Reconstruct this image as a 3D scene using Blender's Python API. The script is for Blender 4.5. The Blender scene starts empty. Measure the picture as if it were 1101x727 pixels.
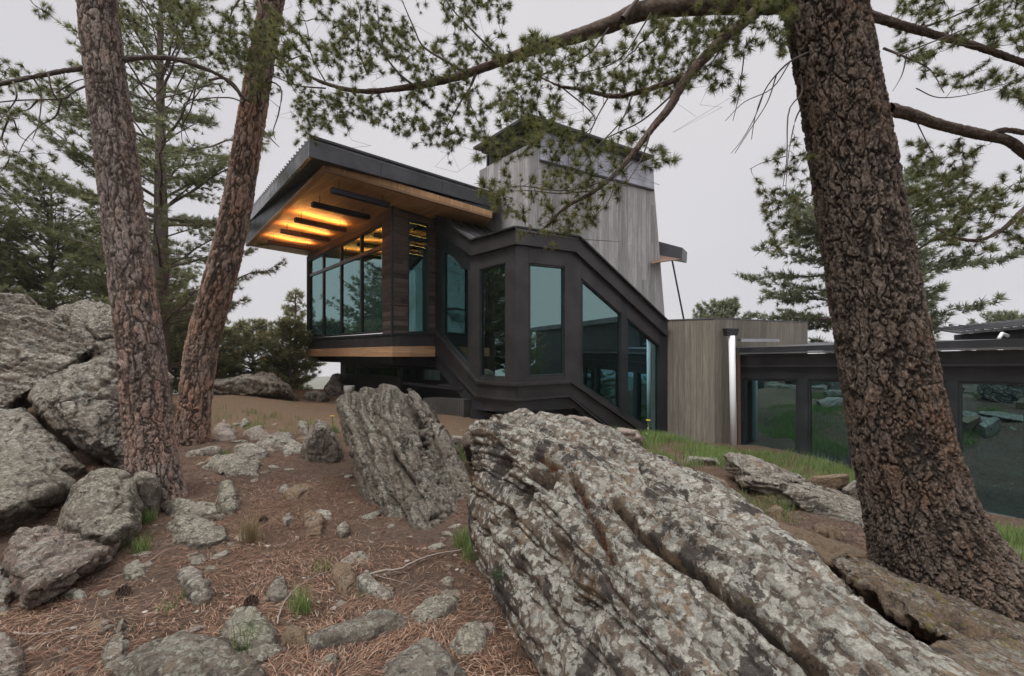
import bpy, bmesh, math, random
import numpy as np
from mathutils import Vector, Matrix
from mathutils.bvhtree import BVHTree

random.seed(7); rng = np.random.default_rng(11)
scene = bpy.context.scene
COL = scene.collection
F = 489.0; CX = 550.5; HY = 381.0; EYE = 1.5

# ------------------------------------------------------------------ survey helpers
def P(px, py, D):
    return Vector(((px-CX)/F*D, D, EYE+(HY-py)/F*D))
def Pz(px, py, z):                       # sight line meets the level z (relative to the eye)
    D = z*F/(HY-py)
    return P(px, py, D)
def V2(v): return Vector((v[0], v[1]))
class Line:                               # a vertical wall plane: plan point + plan direction
    def __init__(s, p, d, n):
        s.p = Vector((p[0], p[1])); s.d = Vector((d[0], d[1])).normalized()
        s.n = Vector((n[0], n[1])).normalized()
    def at(s, px, py, off=0.0):
        p = s.p + s.n*off
        a = (px-CX)/F
        t = (a*p.y-p.x)/(s.d.x-a*s.d.y)
        q = p+s.d*t
        return Vector((q.x, q.y, EYE+(HY-py)/F*q.y))
    def n3(s): return Vector((s.n.x, s.n.y, 0))

# ------------------------------------------------------------------ numpy noise
def _h(i, j, k, s=0):
    with np.errstate(over='ignore'):
        n = (i.astype(np.uint32)*np.uint32(374761393) + j.astype(np.uint32)*np.uint32(668265263)
             + k.astype(np.uint32)*np.uint32(2147483647-101) + np.uint32(s*974711+13))
        n = (n ^ (n >> np.uint32(13)))*np.uint32(1274126177)
        n = n ^ (n >> np.uint32(16))
        n = n*np.uint32(2246822519); n = n ^ (n >> np.uint32(15))
    return n.astype(np.float64)/4294967295.0
def vnoise(p, s=0):
    i = np.floor(p).astype(np.int64); f = p-i; u = f*f*(3-2*f)
    r = 0
    for dx in (0, 1):
        for dy in (0, 1):
            for dz in (0, 1):
                w = ((u[:, 0] if dx else 1-u[:, 0])*(u[:, 1] if dy else 1-u[:, 1])*(u[:, 2] if dz else 1-u[:, 2]))
                r = r+w*_h(i[:, 0]+dx, i[:, 1]+dy, i[:, 2]+dz, s)
    return r*2-1
def fbm(p, o=4, g=0.5, s=0, ridged=False):
    a = 1.0; r = np.zeros(len(p)); q = p.copy(); t = 0
    for k in range(o):
        n = vnoise(q, s+k)
        if ridged: n = 1-2*np.abs(n)
        r += a*n; t += a; a *= g; q = q*2.03+17.1
    return r/t
def worley(p, s=0):
    i = np.floor(p).astype(np.int64)
    f1 = np.full(len(p), 9.); f2 = np.full(len(p), 9.); cid = np.zeros(len(p))
    for dx in (-1, 0, 1):
        for dy in (-1, 0, 1):
            for dz in (-1, 0, 1):
                a, b, c = i[:, 0]+dx, i[:, 1]+dy, i[:, 2]+dz
                q = np.stack([a+_h(a, b, c, s), b+_h(a, b, c, s+1), c+_h(a, b, c, s+2)], 1)
                d = np.sqrt(((q-p)**2).sum(1))
                new = d < f1
                f2 = np.where(new, f1, np.minimum(f2, d))
                cid = np.where(new, _h(a, b, c, s+3), cid)
                f1 = np.where(new, d, f1)
    return f1, f2, cid
def sstep(a, b, x):
    t = np.clip((x-a)/(b-a), 0, 1); return t*t*(3-2*t)

# ------------------------------------------------------------------ materials
def newmat(name):
    m = bpy.data.materials.new(name); m.use_nodes = True
    nt = m.node_tree; b = nt.nodes['Principled BSDF']
    return m, nt, b
class NT:
    def __init__(s, nt): s.nt = nt
    def n(s, t, **k):
        x = s.nt.nodes.new(t)
        for a, b in k.items():
            if a.startswith('i_'): x.inputs[a[2:].replace('_', ' ')].default_value = b
            else: setattr(x, a, b)
        return x
    def l(s, a, b): s.nt.links.new(a, b)
    def coord(s, obj=True, scale=(1, 1, 1), rot=(0, 0, 0)):
        t = s.n('ShaderNodeNewGeometry') if not obj else s.n('ShaderNodeTexCoord')
        m = s.n('ShaderNodeMapping'); m.inputs['Scale'].default_value = scale; m.inputs['Rotation'].default_value = rot
        s.l(t.outputs['Object' if obj else 'Position'], m.inputs['Vector']); return m.outputs[0]
    def noise(s, vec, sc, det=6, rough=.6, dist=0):
        x = s.n('ShaderNodeTexNoise'); x.inputs['Scale'].default_value = sc; x.inputs['Detail'].default_value = det
        x.inputs['Roughness'].default_value = rough; x.inputs['Distortion'].default_value = dist
        if vec: s.l(vec, x.inputs['Vector'])
        return x.outputs['Fac']
    def vor(s, vec, sc, feat='F1', out='Distance', rnd=1):
        x = s.n('ShaderNodeTexVoronoi'); x.feature = feat; x.inputs['Scale'].default_value = sc
        x.inputs['Randomness'].default_value = rnd
        if vec: s.l(vec, x.inputs['Vector'])
        return x.outputs[out]
    def ramp(s, fac, stops):
        r = s.n('ShaderNodeValToRGB'); e = r.color_ramp.elements
        while len(e) < len(stops): e.new(0.5)
        for el, (p, c) in zip(e, stops):
            el.position = p; el.color = (c, c, c, 1) if isinstance(c, (int, float)) else (*c, 1)
        s.l(fac, r.inputs[0]); return r.outputs[0]
    def mix(s, fac, a, b, mode='MIX'):
        x = s.n('ShaderNodeMix'); x.data_type = 'RGBA'; x.blend_type = mode
        for v, i in ((fac, 0), (a, 6), (b, 7)):
            if isinstance(v, (int, float)): x.inputs[i].default_value = v
            elif isinstance(v, tuple): x.inputs[i].default_value = (*v, 1)
            else: s.l(v, x.inputs[i])
        return x.outputs[2]
    def math(s, op, a, b=0.0):
        x = s.n('ShaderNodeMath'); x.operation = op
        for v, i in ((a, 0), (b, 1)):
            if isinstance(v, (int, float)): x.inputs[i].default_value = v
            else: s.l(v, x.inputs[i])
        return x.outputs[0]
    def bump(s, h, strength, dist, prev=None):
        b = s.n('ShaderNodeBump'); b.inputs['Strength'].default_value = strength; b.inputs['Distance'].default_value = dist
        s.l(h, b.inputs['Height'])
        if prev: s.l(prev, b.inputs['Normal'])
        return b.outputs[0]
    def attr(s, name):
        a = s.n('ShaderNodeAttribute'); a.attribute_name = name; return a.outputs['Fac']

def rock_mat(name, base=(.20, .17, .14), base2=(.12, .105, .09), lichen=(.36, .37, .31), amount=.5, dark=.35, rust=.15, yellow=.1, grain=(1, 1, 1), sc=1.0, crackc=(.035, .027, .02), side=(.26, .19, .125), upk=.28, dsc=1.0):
    """amount / dark / rust / yellow: how much of the surface the pale lichen, black lichen, iron stain and yellow lichen take"""
    m, nt, b = newmat(name); g = NT(nt)
    v = g.coord(True); vs = g.coord(True, grain)
    ncol = g.n('ShaderNodeTexNoise'); ncol.inputs['Scale'].default_value = 16*sc; ncol.inputs['Detail'].default_value = 5; ncol.inputs['Roughness'].default_value = .65
    g.l(v, ncol.inputs['Vector'])
    scl = g.n('ShaderNodeVectorMath'); scl.operation = 'SCALE'; scl.inputs['Scale'].default_value = .10/sc; g.l(ncol.outputs['Color'], scl.inputs[0])
    vv = g.n('ShaderNodeVectorMath'); vv.operation = 'ADD'; g.l(v, vv.inputs[0]); g.l(scl.outputs[0], vv.inputs[1]); wv = vv.outputs[0]
    n1 = g.noise(vs, 4*sc, 8, .7, .5); n2 = g.noise(v, 22*sc, 9, .78, .2); n3 = g.noise(v, 110*sc, 6, .8); n4 = g.noise(v, 55*sc, 6, .7, .4)
    # bare rock
    c = g.mix(g.ramp(n1, [(.40, 0), (.60, 1)]), base, base2)
    c = g.mix(g.ramp(g.noise(vs, 3.1*sc, 6, .7, .6), [(.62-rust*.4, 0), (.72-rust*.4, .8)]), c, side)
    c = g.mix(g.ramp(n2, [(.50, 0), (.62, .85)]), c, tuple(x*.42 for x in base2))
    c = g.mix(g.ramp(n4, [(.55, 0), (.64, .55)]), c, tuple(min(1, x*1.9) for x in base))
    geo = g.n('ShaderNodeNewGeometry'); sep = g.n('ShaderNodeSeparateXYZ'); g.l(geo.outputs['Normal'], sep.inputs[0])
    up = g.math('MULTIPLY', g.math('SUBTRACT', sep.outputs[2], .45), upk)      # lichen prefers the rained-on tops
    # pale crusts: clustered roundish thalli, each with its own tone
    vd = g.vor(wv, 26*sc, 'F1', 'Distance')
    vc = g.n('ShaderNodeTexVoronoi'); vc.inputs['Scale'].default_value = 26*sc; g.l(wv, vc.inputs['Vector'])
    sv = g.n('ShaderNodeSeparateXYZ'); g.l(vc.outputs['Color'], sv.inputs[0])
    pat = g.noise(v, 2.4*sc, 6, .65, .8)
    lf = g.math('ADD', g.math('ADD', g.math('MULTIPLY', pat, .8), g.math('MULTIPLY', sv.outputs[0], .30)), g.math('ADD', up, g.math('MULTIPLY', n2, .35)))
    t = .98-amount*.42
    lm = g.math('MULTIPLY', g.ramp(g.math('SUBTRACT', lf, t-.5), [(.49, 0), (.52, 1)]), g.ramp(vd, [(.50, 1), (.62, .15)]))
    lcol = g.mix(sv.outputs[1], tuple(x*.66 for x in lichen), tuple(min(1, x*1.22) for x in lichen))
    lcol = g.mix(g.ramp(n4, [(.42, .55), (.56, 0)]), lcol, tuple(x*.42 for x in lichen))
    lcol = g.mix(g.ramp(n3, [(.54, 0), (.66, .5)]), lcol, tuple(min(1, x*1.5) for x in lichen))
    c = g.mix(lm, c, lcol)
    # black lichen colonies with ragged rims, and many little dots of it
    dk = g.noise(v, 9.5*sc*dsc, 8, .62, .5)
    big = g.math('ADD', dk, g.math('MULTIPLY', g.math('SUBTRACT', n4, .5), .25))
    dm = g.ramp(big, [(.66-dark*.2, 0), (.675-dark*.2, 1)])
    dots = g.ramp(g.math('ADD', g.vor(wv, 44*sc, 'F1', 'Distance'), g.math('MULTIPLY', dk, -.9)), [(-.0+.0, 1), (.02+dark*.05, 0)])
    dots = g.ramp(g.math('ADD', g.vor(wv, 34*sc, 'F1', 'Distance'), g.math('MULTIPLY', g.math('SUBTRACT', .62, dk), 1.2)), [(.12+dark*.22, 1), (.17+dark*.22, 0)])
    dm = g.math('MAXIMUM', dm, dots)
    c = g.mix(g.math('MULTIPLY', dm, .92), c, g.mix(n3, (.045, .038, .034), (.125, .108, .098)))
    ym = g.ramp(g.math('ADD', g.noise(v, 6.3*sc, 7, .7, .5), g.math('MULTIPLY', n2, .15)), [(.80-yellow*.35, 0), (.83-yellow*.35, 1)])
    c = g.mix(g.math('MULTIPLY', ym, .75), c, (.20, .175, .045))
    c = g.mix(g.math('MULTIPLY', g.attr('crack'), .95), c, crackc)  # default near-black paints shade into the carved cracks; the lichen slab's is rust
    g.l(c, b.inputs['Base Color']); b.inputs['Roughness'].default_value = .95
    b.inputs['Specular IOR Level'].default_value = .15
    nb = g.bump(n1, .9, .10/sc)
    nb = g.bump(n2, 1.0, .045/sc, nb)
    nb = g.bump(n4, 1.0, .020/sc, nb)
    nb = g.bump(n3, .9, .010/sc, nb)
    nb = g.bump(lm, .6, .006/sc, nb)
    g.l(nb, b.inputs['Normal'])
    return m

def bark_mat(name, plate, plate2, furrow, orange, orr=.55):
    m, nt, b = newmat(name); g = NT(nt)
    v = g.coord(True)
    cr = g.attr('cell'); fu = g.attr('furrow')
    n2 = g.noise(g.coord(True, (1, 1, .4)), 22, 7, .7); n3 = g.noise(g.coord(True, (1, 1, .35)), 120, 6, .75)
    big = g.noise(v, 1.3, 4, .6)
    c = g.mix(g.ramp(cr, [(.15, 0), (.9, 1)]), plate, plate2)
    oz = g.math('MULTIPLY', g.ramp(g.math('ADD', g.math('MULTIPLY', cr, .25), g.math('ADD', g.math('MULTIPLY', big, .6), g.math('MULTIPLY', n2, .3))), [(orr, 0), (orr+.15, 1)]), .8)
    c = g.mix(oz, c, orange)
    c = g.mix(g.ramp(n2, [(.4, 0), (.65, .75)]), c, tuple(x*.42 for x in plate))
    c = g.mix(g.ramp(n3, [(.52, 0), (.68, .6)]), c, tuple(min(1, x*1.9+.03) for x in plate2))
    c = g.mix(g.math('MULTIPLY', fu, .85), c, furrow)
    c = g.mix(g.attr('scar'), c, (.36, .13, .045))
    g.l(c, b.inputs['Base Color']); b.inputs['Roughness'].default_value = .9; b.inputs['Specular IOR Level'].default_value = .25
    nb = g.bump(n2, .9, .03); nb = g.bump(n3, .9, .012, nb)
    g.l(nb, b.inputs['Normal']); return m

def needle_mat(name, c1, c2, rough=.55):
    m, nt, b = newmat(name); g = NT(nt)
    c = g.mix(g.attr('tint'), c1, c2)
    g.l(c, b.inputs['Base Color']); b.inputs['Roughness'].default_value = rough
    b.inputs['Specular IOR Level'].default_value = .3
    # thin needles let some light through
    tr = g.n('ShaderNodeBsdfTranslucent'); g.l(c, tr.inputs[0])
    mx = g.n('ShaderNodeMixShader'); mx.inputs[0].default_value = .42
    g.l(b.outputs[0], mx.inputs[1]); g.l(tr.outputs[0], mx.inputs[2])
    g.l(mx.outputs[0], nt.nodes['Material Output'].inputs[0])
    return m

def metal_mat(name, col, rough=.45, metallic=.35, var=.25):
    m, nt, b = newmat(name); g = NT(nt)
    v = g.coord(True)
    n = g.noise(v, 1.7, 5, .6); n2 = g.noise(g.coord(True, (1, 1, .15)), 9, 6, .7)
    c = g.mix(g.ramp(n, [(.35, 0), (.65, 1)]), tuple(x*(1-var) for x in col), tuple(x*(1+var) for x in col))
    c = g.mix(g.ramp(n2, [(.55, 0), (.75, .25)]), c, tuple(x*1.6+.01 for x in col))
    g.l(c, b.inputs['Base Color']); b.inputs['Metallic'].default_value = metallic
    g.l(g.ramp(n2, [(.3, rough-.08), (.7, rough+.12)]), b.inputs['Roughness'])
    g.l(g.bump(n, .25, .02), b.inputs['Normal']); return m

def board_mat(name, c1, c2, axis_vec, width, seam=.5, grain_axis=(0, 0, 1), rough=.75, bumpy=.6, stag=0.0, length=2.4):
    """boards laid side by side: axis_vec = plan/space direction across the boards, width = board width"""
    m, nt, b = newmat(name); g = NT(nt)
    tc = g.n('ShaderNodeTexCoord')
    dot = g.n('ShaderNodeVectorMath'); dot.operation = 'DOT_PRODUCT'; dot.inputs[1].default_value = axis_vec
    g.l(tc.outputs['Object'], dot.inputs[0])
    dg = g.n('ShaderNodeVectorMath'); dg.operation = 'DOT_PRODUCT'; dg.inputs[1].default_value = grain_axis
    g.l(tc.outputs['Object'], dg.inputs[0])
    u = g.math('DIVIDE', dot.outputs['Value'], width)
    idx = g.math('FLOOR', u); fr = g.math('FRACT', u)
    wn = g.n('ShaderNodeTexWhiteNoise'); wn.noise_dimensions = '2D'
    cmb = g.n('ShaderNodeCombineXYZ'); g.l(idx, cmb.inputs[0])
    along = g.math('DIVIDE', g.math('ADD', dg.outputs['Value'], g.math('MULTIPLY', idx, 1.37*length)), length)
    g.l(g.math('FLOOR', along), cmb.inputs[1]); g.l(cmb.outputs[0], wn.inputs['Vector'])
    c = g.mix(wn.outputs['Value'], c1, c2)
    # grain: noise stretched along the boards
    cv = g.n('ShaderNodeCombineXYZ'); g.l(g.math('MULTIPLY', dot.outputs['Value'], 1/width*3), cv.inputs[0])
    g.l(g.math('MULTIPLY', dg.outputs['Value'], 1.1), cv.inputs[1]); g.l(g.math('MULTIPLY', idx, 7.3), cv.inputs[2])
    gr = g.noise(cv.outputs[0], 2.2, 8, .68, .4)
    c = g.mix(g.ramp(gr, [(.35, .0), (.7, .65)]), c, tuple(x*.5 for x in c1))
    st = g.noise(cv.outputs[0], .6, 5, .6)
    c = g.mix(g.ramp(st, [(.5, 0), (.72, .5)]), c, tuple(min(1, x*1.3+.02) for x in c2))
    edge = g.math('MINIMUM', fr, g.math('SUBTRACT', 1.0, fr))
    fa = g.math('FRACT', along); ea = g.math('MULTIPLY', g.math('MINIMUM', fa, g.math('SUBTRACT', 1.0, fa)), length/width)
    em = g.math('MINIMUM', edge, ea)
    sm = g.ramp(em, [(.0, 1), (.05, 0)])
    c = g.mix(g.math('MULTIPLY', sm, seam), c, tuple(x*.2 for x in c1))
    g.l(c, b.inputs['Base Color']); b.inputs['Roughness'].default_value = rough; b.inputs['Specular IOR Level'].default_value = .3
    nb = g.bump(g.ramp(em, [(.0, 0), (.06, 1)]), .7, .008)
    nb = g.bump(gr, bumpy, .004, nb)
    g.l(nb, b.inputs['Normal']); return m

def plain(name, col, rough=.7, metallic=0, var=.15, sc=12, bump=.2):
    m, nt, b = newmat(name); g = NT(nt); v = g.coord(True)
    n = g.noise(v, sc, 6, .65)
    g.l(g.mix(n, tuple(x*(1-var) for x in col), tuple(min(1, x*(1+var)) for x in col)), b.inputs['Base Color'])
    b.inputs['Roughness'].default_value = rough; b.inputs['Metallic'].default_value = metallic
    g.l(g.bump(n, bump, .01), b.inputs['Normal']); return m

def glass_mat(name, tint=(.30, .42, .42), refl=(.62, .80, .79), fac=.5):
    m, nt, b = newmat(name); g = NT(nt)
    tr = g.n('ShaderNodeBsdfTransparent'); tr.inputs[0].default_value = (*tint, 1)
    gl = g.n('ShaderNodeBsdfGlossy'); gl.inputs['Color'].default_value = (*refl, 1); gl.inputs['Roughness'].default_value = .012
    n = g.noise(g.coord(True), .9, 2, .5); g.l(g.bump(n, .035, .05), gl.inputs['Normal'])
    fr = g.n('ShaderNodeFresnel'); fr.inputs[0].default_value = 1.5
    f = g.math('ADD', fac, g.math('MULTIPLY', fr.outputs[0], .5)); f = g.math('MINIMUM', f, 1.0)
    mx = g.n('ShaderNodeMixShader'); g.l(f, mx.inputs[0]); g.l(tr.outputs[0], mx.inputs[1]); g.l(gl.outputs[0], mx.inputs[2])
    g.l(mx.outputs[0], nt.nodes['Material Output'].inputs[0]); return m

def emit_mat(name, col, s):
    m, nt, b = newmat(name)
    b.inputs['Base Color'].default_value = (*col, 1)
    b.inputs['Emission Color'].default_value = (*col, 1); b.inputs['Emission Strength'].default_value = s
    return m

# ------------------------------------------------------------------ mesh helpers
def link(name, me, mat, parent=None):
    o = bpy.data.objects.new(name, me); COL.objects.link(o)
    if mat: me.materials.append(mat)
    if parent: o.parent = parent
    return o
def tag(o, label=None, cat=None, group=None, kind=None):
    if label: o['label'] = label
    if cat: o['category'] = cat
    if group: o['group'] = group
    if kind: o['kind'] = kind
    return o
def empty(name, loc=(0, 0, 0)):
    o = bpy.data.objects.new(name, None); COL.objects.link(o); o.location = loc
    o.empty_display_size = .1; return o
def setparent(o, parent):               # parent keeps the world position (parents are unrotated empties or meshes at origin)
    o.parent = parent; o.matrix_parent_inverse = Matrix.Translation(parent.matrix_basis.translation).inverted()
def arr_mesh(name, V, Fc, smooth=False, attrs=None):
    V = np.ascontiguousarray(V, dtype=np.float32); Fc = np.ascontiguousarray(Fc, dtype=np.int32)
    me = bpy.data.meshes.new(name); n = len(Fc); k = Fc.shape[1]
    me.vertices.add(len(V)); me.vertices.foreach_set('co', V.ravel())
    me.loops.add(n*k); me.loops.foreach_set('vertex_index', Fc.ravel())
    me.polygons.add(n); me.polygons.foreach_set('loop_start', np.arange(0, n*k, k, dtype=np.int32))
    if smooth: me.polygons.foreach_set('use_smooth', np.ones(n, dtype=bool))
    me.update(calc_edges=True)
    for a, val in (attrs or {}).items():
        at = me.attributes.new(a, 'FLOAT', 'POINT'); at.data.foreach_set('value', np.ascontiguousarray(val, dtype=np.float32))
    return me
class MB:
    def __init__(s): s.v = []; s.f = []
    def poly_prism(s, pts, vec):        # pts planar polygon (Vectors), vec = extrusion
        i = len(s.v); n = len(pts)
        s.v += [tuple(p) for p in pts]+[tuple(Vector(p)+vec) for p in pts]
        s.f.append(list(range(i, i+n))); s.f.append(list(range(i+2*n-1, i+n-1, -1)))
        for k in range(n):
            j = (k+1) % n; s.f.append([i+k, i+k+n, i+j+n, i+j])
        return s
    def ring(s, pts, w, vec):           # frame: outer loop pts, inset by w, extruded by vec
        n = len(pts); nrm = Vector((0, 0, 0))
        for k in range(n): nrm += (pts[k]-pts[0]).cross(pts[(k+1) % n]-pts[0])
        nrm.normalize(); inn = []
        for k in range(n):
            a, b, c = pts[k-1], pts[k], pts[(k+1) % n]
            d1 = (b-a).normalized(); d2 = (c-b).normalized()
            m1 = nrm.cross(d1); m2 = nrm.cross(d2)
            h = (m1+m2); inn.append(b+h*(w/(h.dot(m1))))
        i = len(s.v)
        for L in (pts, inn):
            s.v += [tuple(p) for p in L]
        for L in (pts, inn):
            s.v += [tuple(p+vec) for p in L]
        for k in range(n):
            j = (k+1) % n
            s.f.append([i+k, i+j, i+n+j, i+n+k])
            s.f.append([i+2*n+k, i+3*n+k, i+3*n+j, i+2*n+j])
            s.f.append([i+k, i+2*n+k, i+2*n+j, i+j])
            s.f.append([i+n+k, i+n+j, i+3*n+j, i+3*n+k])
        return inn
    def bar(s, a, b, w, h, up=Vector((0, 0, 1))):
        a = Vector(a); b = Vector(b); d = (b-a).normalized(); x = d.cross(up).normalized()*(w/2); z = x.cross(d).normalized()*(h/2)
        q = [a+x+z, a-x+z, a-x-z, a+x-z]; return s.poly_prism(q, b-a)
    def tube(s, pts, rad, n=10, cap=True):
        pts = [Vector(p) for p in pts]; i0 = len(s.v)
        ref = Vector((0, 0, 1)) if abs((pts[-1]-pts[0]).normalized().z) < .9 else Vector((1, 0, 0))
        for k, p in enumerate(pts):
            d = (pts[min(k+1, len(pts)-1)]-pts[max(k-1, 0)]).normalized()
            x = d.cross(ref).normalized(); y = d.cross(x)
            r = rad[k] if hasattr(rad, '__len__') else rad
            for a in range(n):
                t = 2*math.pi*a/n; s.v.append(tuple(p+(x*math.cos(t)+y*math.sin(t))*r))
        for k in range(len(pts)-1):
            for a in range(n):
                b = (a+1) % n; s.f.append([i0+k*n+a, i0+k*n+b, i0+(k+1)*n+b, i0+(k+1)*n+a])
        if cap:
            s.f.append([i0+a for a in range(n)]); s.f.append([i0+(len(pts)-1)*n+a for a in range(n-1, -1, -1)])
        return s
    def build(s, name, mat, parent=None, bevel=0, smooth=False):
        me = bpy.data.meshes.new(name); me.from_pydata(s.v, [], s.f)
        bm = bmesh.new(); bm.from_mesh(me); bmesh.ops.recalc_face_normals(bm, faces=bm.faces); bm.to_mesh(me); bm.free()
        if smooth:
            for p in me.polygons: p.use_smooth = True
        o = link(name, me, mat)
        if parent: setparent(o, parent)
        if bevel:
            md = o.modifiers.new('bevel', 'BEVEL'); md.width = bevel; md.segments = 2; md.limit_method = 'ANGLE'
        return o

# ------------------------------------------------------------------ terrain
CTRL = [(300, 727, 2.05), (60, 650, 2.65), (165, 530, 4.5), (100, 560, 4.0), (208, 474, 7.5), (300, 470, 8.3), (440, 580, 3.6), (400, 500, 6.0),
        (490, 520, 5.6), (520, 470, 9.3), (450, 446, 11.5), (350, 432, 15), (280, 424, 14.5), (300, 416, 18), (240, 424, 13), (0, 520, 5.5), (120, 500, 6.2), (-100, 520, 6),
        (700, 474, 9.0), (650, 470, 9.3), (768, 480, 11.2), (850, 505, 9.2), (930, 527, 7.9), (1000, 622, 2.95), (940, 592, 3.6), (820, 545, 5.4), (740, 503, 6.8),
        (880, 560, 4.6), (760, 600, 3.4), (1090, 572, 6.3), (1085, 592, 4.9), (1110, 640, 3.6), (1060, 560, 7.2), (620, 560, 4.2)]
cp = np.array([tuple(P(*c)) for c in CTRL])
extra = np.array([(0, 0, .02), (-3, 0, 0), (3, -1, -.1), (0, -5, 0), (-6, -4, .1), (8, 3, -1.0), (9.5, 6, -1.45), (12, 0, -1.3), (6, 13, -.9), (4, 11.5, -.8), (8.5, 8.5, -1.4), (0, 14, -.2), (4, 16, -.4), (-8, 4, .25), (-8, 10, .35), (-14, 14, .2), (-12, 6, .3),(1.5,1.5,0.02),(2.2,2.0,0.0)])
cp = np.vstack([cp, extra])
def gz(x, y, noise=True):
    x = np.atleast_1d(np.asarray(x, float)); y = np.atleast_1d(np.asarray(y, float))
    num = 0; den = 0
    for a, b, c in cp:
        d2 = (x-a)**2+(y-b)**2; w = 1/(d2+.12)**1.7; num = num+w*c; den = den+w
    z = num/den
    r = np.sqrt((x+1)**2+(y-8)**2); e = np.clip(r-11.5, 0, None)
    z = z-55*(1-np.exp(-(e*.012)**1.3))
    if noise:
        q = np.stack([x, y, x*0], 1)
        near = np.exp(-r/40)
        z = z+(fbm(q*.9, 3, .5, 3)*.05+fbm(q*4.5, 3, .5, 5)*.018+fbm(q*22, 2, .5, 9)*.006)*near
        z = z+fbm(q*.02, 4, .5, 21)*4*(1-np.exp(-e/60))
    return z
CPL = [tuple(map(float, c)) for c in cp]
def gz1(x, y):                            # the same surface without its fine noise, in plain floats
    num = den = 0.0
    for a, b, c in CPL:
        w = ((x-a)*(x-a)+(y-b)*(y-b)+.12)**-1.7; num += w*c; den += w
    r = math.hypot(x+1, y-8); e = max(0.0, r-11.5)
    return num/den-55*(1-math.exp(-(e*.012)**1.3))

def ground_hit(px, py):
    D = 3.0
    for _ in range(40): z = gz1((px-CX)/F*D, D); D = min(30, max(.8, D*.5+.5*(EYE-z)*F/max(3, py-HY)))
    q = P(px, py, D); q.z = gz1(q.x, D); return q

def build_ground():
    n = 820
    t = np.linspace(-1, 1, n)
    gx = 3.4*np.sinh(7.1*t)/1.0*.55; gy = gx+4.0
    X, Y = np.meshgrid(gx, gy); X = X.ravel(); Y = Y.ravel()
    Z = gz(X, Y)
    idx = np.arange(n*n).reshape(n, n)
    Fc = np.stack([idx[:-1, :-1].ravel(), idx[:-1, 1:].ravel(), idx[1:, 1:].ravel(), idx[1:, :-1].ravel()], 1)
    m, nt, b = newmat('needle_strewn_soil'); g = NT(nt); v = g.coord(False)
    big = g.noise(v, .8, 5, .6); mid = g.noise(v, 7, 7, .7, .5); fine = g.noise(v, 60, 6, .75)
    # stretched fibre textures in three directions read as needle litter
    f1 = g.noise(g.coord(False, (14, 160, 14), (0, 0, .4)), 1, 4, .7, .6)
    f2 = g.noise(g.coord(False, (150, 15, 14), (0, 0, .2)), 1, 4, .7, .6)
    f3 = g.noise(g.coord(False, (12, 170, 14), (0, 0, -.7)), 1, 4, .7, .6)
    fib = g.math('MAXIMUM', f1, g.math('MAXIMUM', f2, f3))
    soil = g.mix(g.ramp(mid, [(.35, 0), (.65, 1)]), (.095, .070, .054), (.225, .168, .13))
    lit = g.mix(g.ramp(fib, [(.52, 0), (.72, 1)]), (.105, .064, .044), (.30, .175, .115))
    c = g.mix(g.ramp(g.math('ADD', g.math('MULTIPLY', big, .6), g.math('MULTIPLY', mid, .4)), [(.42, 0), (.56, 1)]), soil, lit)
    c = g.mix(g.ramp(mid, [(.54, 0), (.66, .7)]), c, (.055, .036, .027))
    c = g.mix(g.ramp(g.noise(v, 26, 6, .7, .4), [(.50, 0), (.66, .6)]), c, (.07, .048, .038))
    c = g.mix(g.ramp(fine, [(.56, 0), (.66, .6)]), c, (.32, .26, .215))
    # bare sandy path by the house
    sep = g.n('ShaderNodeSeparateXYZ'); g.l(v, sep.inputs[0])
    py = g.math('ADD', sep.outputs[1], g.math('MULTIPLY', big, 2.2))
    pth = g.ramp(g.math('DIVIDE', py, 20), [(.44, 0), (.52, 1)])
    px = g.ramp(g.math('DIVIDE', g.math('ADD', sep.outputs[0], 10.0), 20), [(.58, 1), (.66, 0)])
    sand = g.mix(mid, (.19, .13, .085), (.27, .19, .13))
    sand = g.mix(g.ramp(fine, [(.5, 0), (.62, .35)]), sand, (.12, .08, .05))
    c = g.mix(g.math('MULTIPLY', pth, px), c, sand)
    rr = g.math('DIVIDE', g.n('ShaderNodeVectorMath').outputs[1], 1.0)
    ln = g.n('ShaderNodeVectorMath'); ln.operation = 'LENGTH'; g.l(v, ln.inputs[0])
    far = g.ramp(g.math('DIVIDE', ln.outputs['Value'], 100), [(.22, 0), (.4, 1)])
    c = g.mix(far, c, g.mix(mid, (.05, .065, .035), (.10, .09, .05)))
    g.l(c, b.inputs['Base Color']); b.inputs['Roughness'].default_value = .95; b.inputs['Specular IOR Level'].default_value = .15
    nb = g.bump(mid, 1.0, .10); nb = g.bump(fib, 1.0, .03, nb); nb = g.bump(fine, .9, .02, nb)
    g.l(nb, b.inputs['Normal'])
    o = link('ground', arr_mesh('ground', np.stack([X, Y, Z], 1), Fc, True), m)
    tag(o, kind='structure'); return o

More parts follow.
